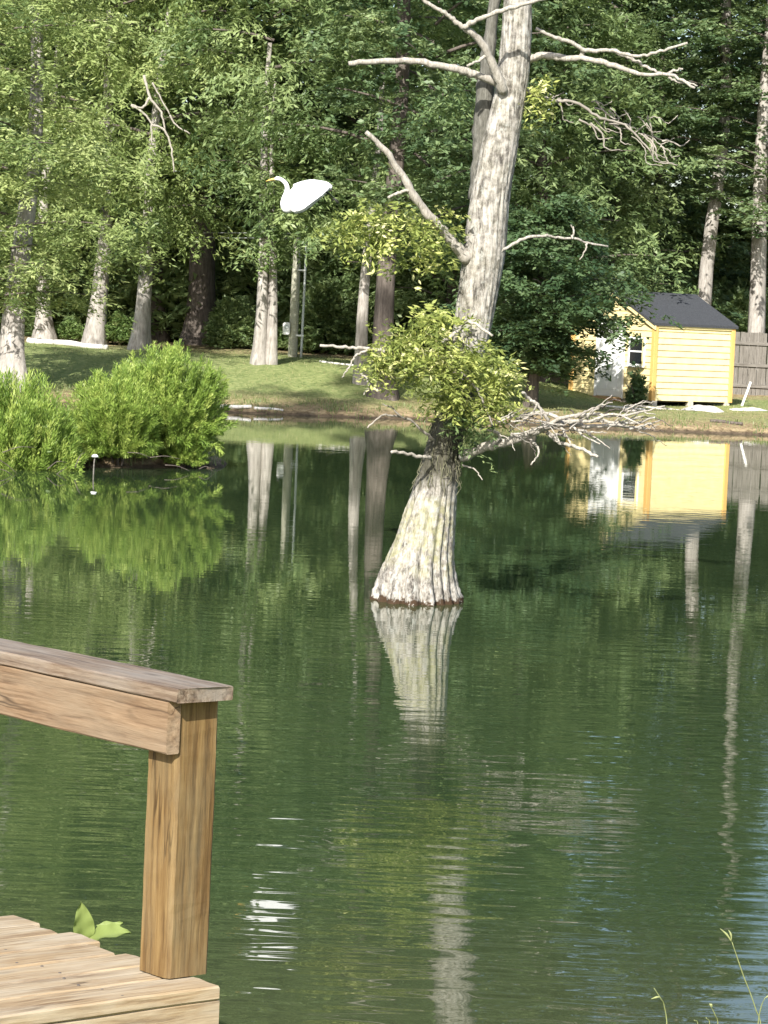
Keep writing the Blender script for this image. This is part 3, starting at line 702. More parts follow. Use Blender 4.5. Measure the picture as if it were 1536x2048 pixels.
for i in range(26):
    x = brng.uniform(990, 1260); y = 862-(x-990)*0.06+brng.uniform(-25, 18); a = brng.uniform(-0.7, 0.6); l = brng.uniform(30, 85)
    limb([(x, y), (x+l*0.5*math.cos(a), y+l*0.5*math.sin(a)+brng.uniform(-6, 6)), (x+l*math.cos(a), y+l*math.sin(a))], brng.uniform(3, 6), 1.5, -0.6-brng.uniform(0, 0.4), -0.7-brng.uniform(0, 0.4), M_dead if i % 3 else M_twig, 'twig')
for i in range(34):
    x = brng.uniform(1000, 1290); y = 858-(x-990)*0.05+brng.uniform(-32, 22); a = brng.uniform(-1.0, 0.9); l = brng.uniform(22, 70)
    limb([(x, y), (x+l*0.5*math.cos(a), y+l*0.5*math.sin(a)+brng.uniform(-8, 8)), (x+l*math.cos(a+0.2), y+l*math.sin(a+0.2))], brng.uniform(2, 3.6), 1.2, -0.5-brng.uniform(0, 0.6), -0.6-brng.uniform(0, 0.5), (M_twig, M_barkdark, M_dead)[i % 3], 'twig', 0.006)
limb([(862, 917), (842, 913), (810, 907), (783, 904)], 8, 6, -0.25, -0.6)
limb([(905, 720), (850, 712), (780, 704), (730, 697), (690, 694), (640, 691)], 9, 6, -0.4, -0.8)
limb([(735, 700), (712, 712), (698, 735), (684, 755)], 5, 2.5, -0.65, -0.7)
limb([(720, 745), (738, 765), (728, 790)], 5, 3, -0.6, -0.7)
limb([(868, 880), (845, 862), (820, 840), (790, 832), (762, 832), (735, 856)], 6, 3, -0.2, -0.6, M_twig)
limb([(800, 834), (785, 815), (765, 808)], 4, 2, -0.45, -0.5, M_twig)
limb([(925, 930), (950, 940), (965, 960)], 4, 2, -0.2, -0.4, M_twig)
limb([(905, 690), (925, 650), (945, 645), (985, 672)], 9, 5, -0.4, -0.7)
limb([(920, 655), (900, 675), (885, 682)], 9, 6, -0.55, -0.7)
limb([(880, 770), (920, 745), (960, 790), (985, 850)], 6, 3, -0.5, -0.8, M_twig)
# grey twigs right of the trunk
for i in range(26):
    x = brng.uniform(1060, 1330); y = 190+(x-1060)*0.28+brng.uniform(-25, 35); a = brng.uniform(-0.2, 1.1); l = brng.uniform(35, 90)
    limb([(x, y), (x+l*0.4*math.cos(a)+brng.uniform(-8, 8), y+l*0.4*math.sin(a)), (x+l*0.7*math.cos(a+0.3), y+l*0.7*math.sin(a+0.3)), (x+l*math.cos(a), y+l*math.sin(a))], brng.uniform(2.2, 5), 1.5, 0.3, 0.3, M_twig, 'twig')
limb([(1040, 175), (1090, 200), (1150, 205), (1200, 235), (1250, 250), (1290, 290), (1310, 320)], 8, 3, 0.1, 0.35, M_twig)

# leafy clumps: (centre px, half size px, depth offset, depth half size m, sprays, droop)
crng = np.random.default_rng(9)
def clump(boxes, mat, k=24, L=0.066, W=0.023, spl=0.30, droop=0.5, name='foliage', shm=0.5):
    parts = []
    for (cx, cy, hx, hy, d, hd, n) in boxes:
        n = int(n*0.74)
        u = crng.normal(0, 1, (n, 3)); u /= np.linalg.norm(u, axis=1)[:, None]; u *= crng.uniform(0.05, 1.35, (n, 1))**0.7
        C = np.zeros((n, 3))
        for i in range(n):
            C[i] = np.array(P(cx+u[i, 0]*hx, cy+u[i, 1]*hy, DT+d+u[i, 2]*hd))-org
        Dv = np.stack([u[:, 0]*1.0+crng.normal(0, .3, n), u[:, 2]*1.0+crng.normal(0, .3, n), -0.1-0.2*u[:, 1]+crng.normal(0, .3, n)], 1)
        parts.append(spray_leaves(crng, C, Dv, np.tile([0, 0, 1.0], (n, 1))+crng.normal(0, .2, (n, 3)), k, spl, spl*0.7, 0.02, droop*0.4, L, W, shade=crng.normal(shm, 0.2, n), shj=0.14))
    V, Fq, A = cat(parts)
    link(name, np_mesh('clump', V, Fq, False, A), mat, ct)
clump([(760, 470, 95, 48, -0.4, 0.3, 75), (700, 455, 60, 28, -0.5, 0.25, 28), (850, 455, 60, 42, -0.3, 0.3, 42), (850, 520, 60, 30, -0.3, 0.25, 22), (770, 430, 60, 28, -0.4, 0.3, 26)], M_lf['clump'], shm=0.52)
clump([(860, 650, 70, 48, -0.5, 0.35, 60), (800, 700, 75, 50, -0.55, 0.4, 85), (760, 735, 42, 30, -0.6, 0.25, 24), (880, 740, 90, 65, -0.6, 0.4, 110), (960, 720, 60, 60, -0.55, 0.4, 62), (1000, 765, 45, 55, -0.5, 0.35, 48), (985, 810, 50, 35, -0.55, 0.35, 40), (900, 800, 50, 35, -0.5, 0.3, 36)], M_lf['clump'], shm=0.52)
clump([(925, 850, 26, 45, -0.35, 0.15, 16), (945, 880, 18, 35, -0.3, 0.12, 10), (960, 835, 30, 25, -0.45, 0.2, 14)], M_lf['feather'], shm=0.5, droop=0.9)
clump([(1082, 185, 26, 42, 0.0, 0.2, 24), (1070, 225, 20, 20, 0.0, 0.2, 10)], M_lf['clump'], shm=0.55)
clump([(905, 190, 45, 45, 0.5, 0.3, 30), (870, 235, 35, 28, 0.5, 0.3, 16)], M_lf['feather'], shm=0.4)
# hanging moss strands on the shaded neck of the trunk
parts = []
for i in range(150):
    z = brng.uniform(1.1, 2.2); a = brng.uniform(math.pi*0.95, math.pi*2.05); r = float(np.interp(z, ZS, RR))*1.02; cx = float(np.interp(z, ZS, CX))-org[0]
    p0 = np.array([cx+r*math.cos(a), r*math.sin(a), z]); l = brng.uniform(0.06, 0.2)
    p1 = p0+np.array([brng.gauss(0, .015)+.02*math.cos(a), .025*math.sin(a), -l*0.5]); p2 = p0+np.array([brng.gauss(0, .025), .01*math.sin(a), -l])
    parts.append(tube_arrays([p0, p1, p2], [0.005, 0.004, 0.002], 4, False))
Vm, Fm = merge_arrays(parts)
link('moss', quad_mesh('moss', Vm, Fm), plain('grey_moss', (0.16, 0.155, 0.10), 0.95, 0.1, 0.3, 20), ct)['kind'] = 'stuff'

# ------------------------------------------------------------------ egret
DB = 30.8
br = P(612, 392, DB)
bird = thing('egret', br, 'white egret flying low over the pond with its neck folded in a curve', 'bird')
bo = np.array(br)
def B(zx, zy, dd=0.0):     # coordinates read from an enlarged crop of the bird
    return np.array(P(500+zx/6.982, 320+zy/6.982, DB+dd))-bo
sp = [B(345, 268), B(385, 258), B(440, 276), B(500, 330), B(520, 400), B(505, 470), B(478, 545), B(472, 620), B(505, 680), B(560, 640), B(620, 560), B(700, 500), B(800, 450), B(900, 410), B(1000, 385), B(1080, 375), B(1145, 385)]
rd = [0.012, 0.021, 0.020, 0.022, 0.024, 0.026, 0.030, 0.036, 0.042, 0.075, 0.10, 0.115, 0.11, 0.095, 0.075, 0.05, 0.018]
c = catmull(sp, 6)
rr = np.interp(np.linspace(0, 1, len(c)), np.linspace(0, 1, len(rd)), rd)
Vb, Fb = tube_arrays(c, rr, 16)
body = link('body', quad_mesh('egret_body', Vb, Fb), M_feather, bird)
def wing(sgn):
    root = [B(610, 340), B(720, 300), B(860, 275), B(980, 290), B(1070, 330)]
    mid = [B(598, 470), B(700, 440), B(860, 420), B(1000, 410), B(1100, 415)]
    tip = [B(585, 700), B(620, 722), B(680, 718), B(760, 685), B(840, 625)]
    offs = (0.05, 0.19, 0.30)
    nu, nv = 17, 17
    rows = []
    for row, of in ((root, offs[0]), (mid, offs[1]), (tip, offs[2])):
        rows.append(np.array(catmull([p+np.array([0, -sgn*of, 0]) for p in row], 4)))
    grid = []
    for j in range(nv):
        tt = j/(nv-1)
        q = rows[0]*(1-tt)*(1-tt)+2*tt*(1-tt)*(2*rows[1]-0.5*(rows[0]+rows[2]))+tt*tt*rows[2]
        # scalloped feather ends towards the trailing edge
        for i in range(nu):
            p = q[i].copy(); f = i/(nu-1)
            p[2] -= 0.012*abs(math.sin(f*9*math.pi))*tt
            p[1] += 0.006*math.sin(tt*10*math.pi)*f
            grid.append(p)
    V = grid + [p+np.array([0, sgn*0.010, 0]) for p in grid]
    Fq = []; o2 = nu*nv
    for j in range(nv-1):
        for i in range(nu-1):
            a = j*nu+i
            Fq.append((a, a+1, a+nu+1, a+nu)); Fq.append((o2+a, o2+a+nu, o2+a+nu+1, o2+a+1))
    rim = [i for i in range(nu)]+[j*nu+nu-1 for j in range(1, nv)]+[(nv-1)*nu+i for i in range(nu-2, -1, -1)]+[j*nu for j in range(nv-2, 0, -1)]
    for q in range(len(rim)):
        a, b2 = rim[q], rim[(q+1) % len(rim)]
        Fq.append((a, o2+a, o2+b2, b2))
    return link('wing', quad_mesh('egret_wing', V, Fq), M_feather, bird)
wing(1); wing(-1)
tube('beak', [B(360, 265), B(300, 272), B(222, 296)], [0.014, 0.010, 0.002], M_beak, bird, 8, 3)
for s in (-1, 1):
    import bmesh
    bm = bmesh.new(); bmesh.ops.create_uvsphere(bm, u_segments=8, v_segments=6, radius=0.0045)
    me = bpy.data.meshes.new('eye'); bm.to_mesh(me); bm.free()
    link('eye', me, M_leg, bird).location = B(385, 252, s*0.019)
    lg = tube('leg', [B(1010, 420, s*0.03), B(1100, 465, s*0.03), B(1170, 530, s*0.025)], [0.011, 0.008, 0.007], M_leg, bird, 6, 4)
    parts = [tube_arrays([B(1168, 528, s*0.025), B(1168+dx*0.5, 528+dy*0.5, s*0.025), B(1168+dx, 528+dy, s*0.03+dz)], [0.006, 0.005, 0.003], 5) for dx, dy, dz in ((75, 60, 0.01), (80, 80, -0.01), (60, 90, 0.02), (-15, 50, 0))]
    Vf, Ff = merge_arrays(parts); link('foot', quad_mesh('foot', Vf, Ff), M_leg, lg)

# ------------------------------------------------------------------ shed
THS = R_(35)
sc0 = base(1303, 80.0)                         # the corner nearest the pond
SL, SW = 2.72, 3.45; Z0 = 0.14; HE = 2.16; HR = 2.95
shed = thing('garden_shed', sc0, 'yellow lap sided garden shed with dark shingle roof near the far shore', 'shed', rotz=THS)
# local axes: +X along the long wall (to the right), +Y along the gable (to the back left)
link('wall', box_mesh('shed_core', SL-0.06, SW-0.06, HE-Z0, 0, SL/2, SW/2, (HE+Z0)/2), M_yellow, shed)
nc = 12; ch = (HE-Z0)/nc
cm = None
def board(p0, p1, z, h, nrm, name='siding_board'):
    """a lapped board from p0 to p1 (local xy), bottom edge proud"""
    p0 = Vector(p0); p1 = Vector(p1); n = Vector(nrm)
    V = []
    for p in (p0, p1):
        q = Vector((p.x, p.y, 0))
        V += [q-n*0.03+Vector((0, 0, z)), q+n*0.030+Vector((0, 0, z)), q+n*0.004+Vector((0, 0, z+h)), q-n*0.03+Vector((0, 0, z+h))]
    Fq = [(0, 1, 2, 3), (7, 6, 5, 4), (0, 4, 5, 1), (1, 5, 6, 2), (2, 6, 7, 3), (3, 7, 4, 0)]
    return link(name, quad_mesh('siding_board', V, Fq, False), M_yellow, shed)
for i in range(nc):
    z = Z0+i*ch
    board((0.06, 0), (SL-0.06, 0), z, ch*0.985, (0, -1, 0))
    board((0, SW-0.06), (0, 0.06), z, ch*0.985, (-1, 0, 0))
    board((SL, 0.06), (SL, SW-0.06), z, ch*0.985, (1, 0, 0))
    board((SL-0.06, SW), (0.06, SW), z, ch*0.985, (0, 1, 0))
k = 0
z = HE
while z < HR-0.06:
    w2 = SW/2*(HR-z-ch*0.9)/(HR-HE)
    if w2 < 0.08: break
    board((0, SW/2+w2), (0, SW/2-w2), z, ch*0.985, (-1, 0, 0)); board((SL, SW/2-w2), (SL, SW/2+w2), z, ch*0.985, (1, 0, 0))
    z += ch
# gable infill
for x in (0.02, SL-0.06):
    V = [(x, 0.05, HE), (x, SW-0.05, HE), (x, SW/2, HR-0.03), (x+0.04, 0.05, HE), (x+0.04, SW-0.05, HE), (x+0.04, SW/2, HR-0.03)]
    link('gable', quad_mesh('gable', V, [(0, 1, 2), (5, 4, 3), (0, 3, 4, 1), (1, 4, 5, 2), (2, 5, 3, 0)], False), M_yellow, shed)
for x, y in ((0, 0), (SL, 0), (0, SW), (SL, SW)):
    link('corner_trim', box_mesh('corner_trim', 0.13, 0.13, HE-Z0+0.02, 0.006, 0, 0, (HE+Z0)/2), M_orange, shed).location = (x, y, 0)
link('frieze', box_mesh('frieze', SL+0.1, 0.03, 0.11, 0.004, SL/2, -0.045, HE-0.03), M_yellow, shed)
# roof: two slabs
rf = None
for s in (-1, 1):
    y0, y1 = (-0.10, SW/2) if s < 0 else (SW+0.10, SW/2)
    ze = HE+0.02-0.10*(HR-HE)/(SW/2); th_ = 0.07
    V = []
    for x in (-0.12, SL+0.12):
        V += [(x, y0, ze), (x, y1, HR+0.02), (x, y1, HR+0.02+th_), (x, y0, ze+th_)]
    Fq = [(0, 1, 2, 3), (7, 6, 5, 4), (0, 4, 5, 1), (1, 5, 6, 2), (2, 6, 7, 3), (3, 7, 4, 0)]
    link('roof', quad_mesh('roof_slope', V, Fq, False), M_roof, shed)
    # rake boards under the roof edge on the front gable
    V = []
    for (yy, zz_) in ((y0, ze), (y1, HR+0.02)):
        V += [(-0.10, yy, zz_-0.005), (-0.055, yy, zz_-0.005), (-0.055, yy, zz_-0.115), (-0.10, yy, zz_-0.115)]
    link('rake_board', quad_mesh('rake_board', V, Fq, False), M_yellow, shed)
# window on the gable end
wy, wz, ww, wh = 0.66, 1.42, 0.52, 0.66
wn = link('window', box_mesh('window_frame', 0.05, ww+0.12, wh+0.12, 0.004, -0.045, wy, wz), M_white, shed)
for s in (-1, 1):
    link('pane', box_mesh('pane', 0.012, ww, wh/2-0.02, 0, -0.073, wy, wz+s*(wh/4+0.006)), M_glass, wn)
link('sash_rail', box_mesh('sash_rail', 0.03, ww, 0.045, 0.003, -0.082, wy, wz), M_white, wn)
for s in (-1, 1):
    link('frame', box_mesh('frame', 0.03, 0.05, wh+0.14, 0.003, -0.085, wy+s*(ww/2+0.03), wz), M_white if s > 0 else M_yellow, wn)
link('sill', box_mesh('sill', 0.08, ww+0.16, 0.04, 0.003, -0.09, wy, wz-wh/2-0.07), M_white, wn)
# door
dy, dw, dh = 1.78, 1.0, 1.86
dr = link('door', box_mesh('door_leaf', 0.05, dw, dh, 0.004, -0.05, dy, Z0+0.03+dh/2), M_white, shed)
for r_ in range(2):
    for s in (-1, 1):
        link('panel', box_mesh('panel', 0.016, dw*0.34, dh*0.36, 0.006, -0.078, dy+s*dw*0.22, Z0+0.1+dh*(0.24+0.46*r_)), M_white, dr)
link('handle', box_mesh('handle', 0.05, 0.03, 0.12, 0.008, -0.10, dy-dw*0.42, Z0+0.95), M_metal, dr)
for s in (-1, 1):
    link('door_trim', box_mesh('door_trim', 0.06, 0.09, dh+0.1, 0.004, -0.055, dy+s*(dw/2+0.05), Z0+0.03+dh/2), M_white, shed)
link('door_trim', box_mesh('door_trim', 0.06, dw+0.2, 0.09, 0.004, -0.057, dy, Z0+dh+0.13), M_white, shed)
for x, y in ((0.08, 0.05), (1.35, 0.05), (SL-0.08, 0.05), (0.08, 1.2), (0.08, 2.4), (0.08, SW-0.08), (SL-0.08, SW-0.08), (1.35, SW-0.08), (SL-0.08, 1.7)):
    link('pier', box_mesh('pier', 0.17, 0.17, Z0+0.38, 0.01, 0, 0, (Z0-0.38)/2), M_stone, shed).location = (x, y, 0)
link('floor_frame', box_mesh('floor_frame', SL-0.1, SW-0.1, 0.05, 0, SL/2, SW/2, Z0-0.02), M_dark, shed)
SM = Matrix.Translation(sc0) @ Matrix.Rotation(THS, 4, 'Z')
# ramp
rp = SM @ Vector((-0.11, 1.78, 0)); 
rampo = thing('wooden_ramp', (rp.x, rp.y, rp.z), 'small sloping brown wooden ramp below the white shed door', 'ramp', rotz=THS)
for i in range(8):
    x = -0.05-i*0.125; z = Z0+0.0-i*0.026
    link('plank', box_mesh('ramp_plank', 1.25, 0.115, 0.03, 0.003), M_ramp, rampo)
    ob = rampo.children[-1] if False else bpy.data.objects[COL.objects[-1].name]
    ob.rotation_euler = (0, 0, math.pi/2); ob.location = (x, 0, z)
for s in (-1, 1):
    V = []
    for y in (s*0.58-0.025, s*0.58+0.025):
        V += [(0, y, -0.25), (-1.0, y, -0.45), (-1.0, y, Z0-0.018-1.0*0.208), (0, y, Z0-0.018)]
    link('stringer', quad_mesh('stringer', V, [(0, 1, 2, 3), (7, 6, 5, 4), (0, 4, 5, 1), (1, 5, 6, 2), (2, 6, 7, 3), (3, 7, 4, 0)], False), M_ramp, rampo)
# tarp heap and stones at the shed foot
def heap(name, label, cat_, p, sx, sy, h, mat, seed, n=18, rotz=0):
    rng = np.random.default_rng(seed)
    g = np.linspace(-1, 1, n); X, Y = np.meshgrid(g, g)
    r = np.sqrt(X**2+Y**2)
    Z = np.clip(1-r**1.6, 0, 1)**0.7
    q = np.zeros_like(X)
    for i in range(7):
        a = rng.uniform(0, 3.14); q += np.abs(np.sin((X*math.cos(a)+Y*math.sin(a))*rng.uniform(3, 8)+rng.uniform(0, 6)))/7
    Z = Z*(0.35+0.9*q)*h-0.04
    V = np.stack([X.ravel()*sx, Y.ravel()*sy, Z.ravel()], 1)
    I = np.arange(n*n).reshape(n, n)
    Fq = np.stack([I[:-1, :-1].ravel(), I[:-1, 1:].ravel(), I[1:, 1:].ravel(), I[1:, :-1].ravel()], 1)
    Vb = V.copy(); Vb[:, 2] = -0.15
    V2 = np.concatenate([V, Vb]); F2 = np.concatenate([Fq, Fq[:, ::-1]+n*n])
    o = link(name, np_mesh(name, V2, F2, False), mat); o.location = p; o.rotation_euler = (0, 0, rotz)
    return tag(o, label, cat_)
heap('tarp', 'crumpled white tarp lying on the grass below the shed wall', 'tarp', base(1405, 79.2), 0.62, 0.3, 0.20, M_tarp, 3)
heap('tarp', 'low grey white sheet on bare ground right of the shed corner', 'tarp', base(1500, 80.0), 0.7, 0.4, 0.12, M_tarp, 4)
heap('gravel_patch', 'thin pale stony patch in front of the shed corner', 'gravel', base(1290, 79.0), 0.95, 0.16, 0.07, M_stone, 6)
p = base(1478, 81.3)
lb = link('board', box_mesh('leaning_board', 0.05, 0.16, 0.75, 0.004, 0, 0, 0.34), M_white); lb.location = (p.x+0.10, p.y+0.3, p.z); lb.rotation_euler = (R_(4), R_(17), 0)
tag(lb, 'narrow white board leaning at the right end of the shed', 'board')
pb = shrub('young_shrub', 'small staked green shrub in front of the shed window', base(1272, 79.6), shrub_mesh('young', 53, 80, 26, 0.24, 0.24, 1.0, 0.12, 0.07, 0.3, 0.1, hollow=0.2), M_lf['oak'], sc=1.0, stems=2, sh=0.8)
link('stake', box_mesh('stake', 0.05, 0.05, 0.9, 0.004, 0.1, 0.05, 0.3), M_fence, pb)
# ------------------------------------------------------------------ fence
fa = base(1010, 91.0); fb = base(1640, 86.0)
fence = thing('picket_fence', fa, 'weathered grey board fence running behind the shed to the right edge', 'fence')
dirf = (fb-fa); Lf = math.hypot(dirf.x, dirf.y); ang = math.atan2(dirf.y, dirf.x)
frg = random.Random(8)
pm = box_mesh('picket', 1.85, 0.135, 0.02, 0.003, 0.925, 0, 0)
n = int(Lf/0.145)
for i in range(n):
    q = i*0.145; x = math.cos(ang)*q; y = math.sin(ang)*q
    ob = link('picket', pm, M_fence, fence)
    zz_ = tz(fa.x+x, fa.y+y)-fa.z-0.05+frg.uniform(-0.02, 0.02)
    ob.matrix_local = Matrix.Translation((x, y, zz_)) @ Matrix.Rotation(ang, 4, 'Z') @ Matrix.Rotation(-math.pi/2, 4, 'Y') @ Matrix.Rotation(math.pi/2, 4, 'X') @ Matrix.Rotation(frg.uniform(-0.012, 0.012), 4, 'Z')
    if i % 16 == 0:
        ob = link('post', box_mesh('fence_post', 0.1, 0.1, 1.95, 0.005, 0, 0, 0.9), M_fence, fence)
        ob.location = (x+0.06*math.sin(ang), y-0.07*math.cos(ang)-0.04, zz_)
for j, hz in enumerate((0.32, 0.92, 1.55)):
    q = 0
    while q < Lf-0.1:
        l = min(2.32, Lf-q)
        x = math.cos(ang)*(q+l/2); y = math.sin(ang)*(q+l/2)
        ob = link('rail', box_mesh('fence_rail', l, 0.045, 0.09, 0.003), M_fence, fence)
        ob.location = (x+0.035*math.sin(ang), y-0.035*math.cos(ang), tz(fa.x+x, fa.y+y)-fa.z-0.05+hz); ob.rotation_euler = (0, 0, ang)
        q += l
# ------------------------------------------------------------------ service pole and wires
pp = base(585, 84.0); pz = P(600, 425, 84.0).z-pp.z
pole = thing('service_pole', pp, 'weathered wooden service pole with meter box at the back of the lawn', 'pole')
ob = tube('shaft', [(0, 0, -0.3), (0, 0, pz*0.5), (0.0, 0, pz)], [0.135, 0.12, 0.10], M_pole, pole, 14, 4)
ob = tube('conduit', [(0.24, -0.05, -0.2), (0.25, -0.05, 2), (0.25, -0.05, pz-0.5), (0.22, -0.05, pz-0.05)], [0.035]*4, M_metal, pole, 8, 4)
mb = link('meter_box', box_mesh('meter_box', 0.2, 0.14, 0.34, 0.02, -0.2, -0.1, 0.78, 2), M_white, pole)
link('meter_dial', box_mesh('meter_dial', 0.11, 0.05, 0.11, 0.02, -0.2, -0.18, 0.83, 2), M_metal, mb)
link('bracket', box_mesh('bracket', 0.34, 0.05, 0.05, 0.005, 0.12, -0.08, 2.42), M_white, pole)
link('bracket', box_mesh('bracket', 0.34, 0.05, 0.05, 0.005, 0.12, -0.08, 0.6), M_white, pole)
for i, (h0, py) in enumerate(((3.62, 462), (3.5, 472))):
    a = pp+Vector((0, -0.1, h0-0.18-i*0.02)); e = P(-160, py-20, 89.0)
    mid = (a+e)/2+Vector((0, 0, -0.12))
    o2 = tube('power_line', [a, mid, e], [0.012]*3, plain('wire%d' % i, (0.28, 0.29, 0.28), 0.5), None, 5, 8)
    tag(o2, ['upper', 'lower'][i]+' of two thin wires running left from the service pole', 'wire')

# ------------------------------------------------------------------ far house glimpsed through the trunks
hp = base(120, 101); hs = thing('house', (hp.x-3.2, hp.y, hp.z), 'dim blue grey house glimpsed between the trunks on the left', 'house')
link('wall', box_mesh('house_wall', 7.5, 5, 2.9, 0, 0, 2.5, 1.3), M_bluegrey, hs)
V = [(-4.1, -0.4, 2.7), (4.1, -0.4, 2.7), (4.1, 2.5, 4.3), (-4.1, 2.5, 4.3), (4.1, 5.4, 2.7), (-4.1, 5.4, 2.7)]
link('roof', quad_mesh('house_roof', V, [(0, 1, 2, 3), (3, 2, 4, 5), (0, 5, 4, 1)], False), M_roof, hs)
for x in (-2.2, 0.2, 2.4):
    wn = link('window', box_mesh('house_window', 1.0, 0.06, 1.2, 0.01, x, -0.03, 1.5), M_white, hs)
    link('pane', box_mesh('house_pane', 0.86, 0.03, 1.06, 0, x, -0.06, 1.5), M_glass, wn)

# ------------------------------------------------------------------ logs on the far shore
def log(label, p0, p1, r, mat, name='log', cat_='log', seed=1, group=None):
    rg = random.Random(seed)
    p0 = Vector(p0); p1 = Vector(p1); c = p0
    pts = [p0+(p1-p0)*k+Vector((0, 0, rg.gauss(0, r*0.15))) for k in (0, .3, .6, 1)]
    o = tube(name, [q-c for q in pts], [r, r*1.05, r*0.95, r*0.85], mat, None, 10, 4); o.location = c
    return tag(o, label, cat_, group)
M_wlog = bark_mat('bleached_log', (0.45, 0.42, 0.38), (0.70, 0.67, 0.61), (0.82, 0.80, 0.75), 2, bd=0.006)
a, b2 = base(56, 85), base(107, 84.6); log('short bleached white log on the left, left piece of a pair', a+Vector((0, 0, 0.05)), b2+Vector((0, 0, 0.05)), 0.085, M_wlog, seed=2)
a, b2 = base(110, 84.6), base(214, 83.6); log('long bleached white log lying on the left lawn before pale trunks', a+Vector((0, 0, 0.05)), b2+Vector((0, 0, 0.05)), 0.085, M_wlog, seed=3)
a, b2 = base(430, 72.35), base(503, 72.35); log('bleached white log lying at the far waterline beside the bush', a+Vector((0, 0, 0.02)), b2+Vector((0, 0, 0.03)), 0.05, M_wlog, 'driftwood', seed=4)
a, b2 = base(508, 72.3), base(566, 72.5); log('thin pale driftwood stick at the far waterline, right of a log', a+Vector((0, 0, 0.02)), b2+Vector((0, 0, 0.03)), 0.035, M_wlog, 'driftwood', seed=5)
a, b2 = base(640, 81.5), base(720, 80.6); log('pale stick lying on the lawn behind the slim pale tree', a+Vector((0, 0, 0.02)), b2+Vector((0, 0, 0.02)), 0.03, M_wlog, 'stick', 'stick', seed=6)
a, b2 = base(1195, 78.0), base(1290, 77.6); log('pale grey pole on the grass in front of the shed', a+Vector((0, 0, 0.02)), b2+Vector((0, 0, 0.02)), 0.035, M_wlog, 'stick', 'stick', seed=7)
a, b2 = base(1420, 74.2), base(1485, 74.0); log('dark rotten stick on the bank below the shed', a+Vector((0, 0, 0.03)), b2+Vector((0, 0, 0.04)), 0.045, M_barkdark, 'stick', 'stick', seed=8)

# ------------------------------------------------------------------ peninsula bushes
def willow_mesh(name, seed, nst, rx, ry, h, per, L, W, z0=0.1):
    """upright feathery stems fanning out from the ground"""
    rng = np.random.default_rng(seed)
    Cs = []; As = []; Ns = []; Sh = []
    for i in range(nst):
        a = rng.uniform(0, 6.283); q = rng.uniform(0, 1)**0.5
        root = np.array([math.cos(a)*rx*0.55*q, math.sin(a)*ry*0.55*q, z0*rng.uniform(0, 1)])
        lobes = 1+0.13*math.sin(3*a+seed)+0.08*math.sin(5*a+2*seed)
        e = q*rng.uniform(0.75, 1.05)
        tip = np.array([math.cos(a)*rx*e*lobes, math.sin(a)*ry*e*lobes, h*(math.sqrt(max(0.02, 1-(e*0.93)**2))*0.97+0.03)*rng.uniform(0.72, 1.04)])
        if rng.uniform() < 0.42: tip[2] *= rng.uniform(0.08, 0.8)
        sag = np.array([0, 0, 0.16*h*q])
        s = rng.uniform(0.12, 1.0, per)**0.7
        mid = (root+tip)/2+sag
        p = ((1-s)**2)[:, None]*root+(2*s*(1-s))[:, None]*mid+(s*s)[:, None]*tip
        T = 2*(1-s)[:, None]*(mid-root)+2*s[:, None]*(tip-mid); T /= np.linalg.norm(T, axis=1)[:, None]
        rad = rng.normal(0, 1, (per, 3)); rad -= T*np.sum(rad*T, 1)[:, None]; rad /= np.linalg.norm(rad, axis=1)[:, None]
        ax = T*1.0+rad*0.6+rng.normal(0, .2, (per, 3))
        p = p+rad*rng.uniform(0.0, 0.075, (per, 1))
        Cs.append(p); As.append(ax); Ns.append(rad+np.array([0, 0, 0.6])+rng.normal(0, .4, (per, 3)))
        Sh.append(np.clip(rng.normal(0.45, 0.20)+0.12*s+rng.normal(0, .09, per), 0, 1))
    C = np.concatenate(Cs)
    V, Fq = leaf_quads(C, np.concatenate(As), np.concatenate(Ns), L*rng.uniform(.6, 1.4, len(C)), W*rng.uniform(.6, 1.3, len(C)))
    return np_mesh(name, V, Fq, False, np.concatenate(Sh))
WB = [willow_mesh('willow_a', 71, 560, 1.12, 0.95, 1.85, 150, 0.080, 0.0155), willow_mesh('willow_b', 72, 470, 1.0, 0.9, 1.75, 150, 0.080, 0.0155)]
def pen_bush(label, px, D, mesh, sc=1.0, rot=0, scz=1.0, mat=None):
    p = base(px, D)
    r = shrub('willow_bush', label, p, mesh, mat or M_lf['willow'], None, rot, sc, 'bush', 9, 1.0)
    r.children[0].scale = (sc, sc, sc*scz); return r
pen_bush('largest feathery bright green bush at the tip of the left bank', 322, 47.2, WB[0], 1.0, 0.3, 0.98)
pen_bush('feathery bush in front of the largest one, leaning over the water', 235, 46.4, WB[1], 0.95, 1.4, 0.92)
pen_bush('yellow green bush at the left picture edge on the near bank', 20, 45.1, WB[0], 1.05, 2.6, 1.22)
pen_bush('dim olive bush low between the left edge bush and the largest bush', 128, 46.4, WB[1], 0.58, 4.0, 0.7, M_lf['cypress'])
pen_bush('low bright tuft hanging over the water at the right tip of the bank', 362, 47.1, WB[1], 0.5, 3.0, 0.85)
pen_bush('bush beyond the left picture edge on the bank', -170, 44.6, WB[0], 1.1, 5.0, 1.0)
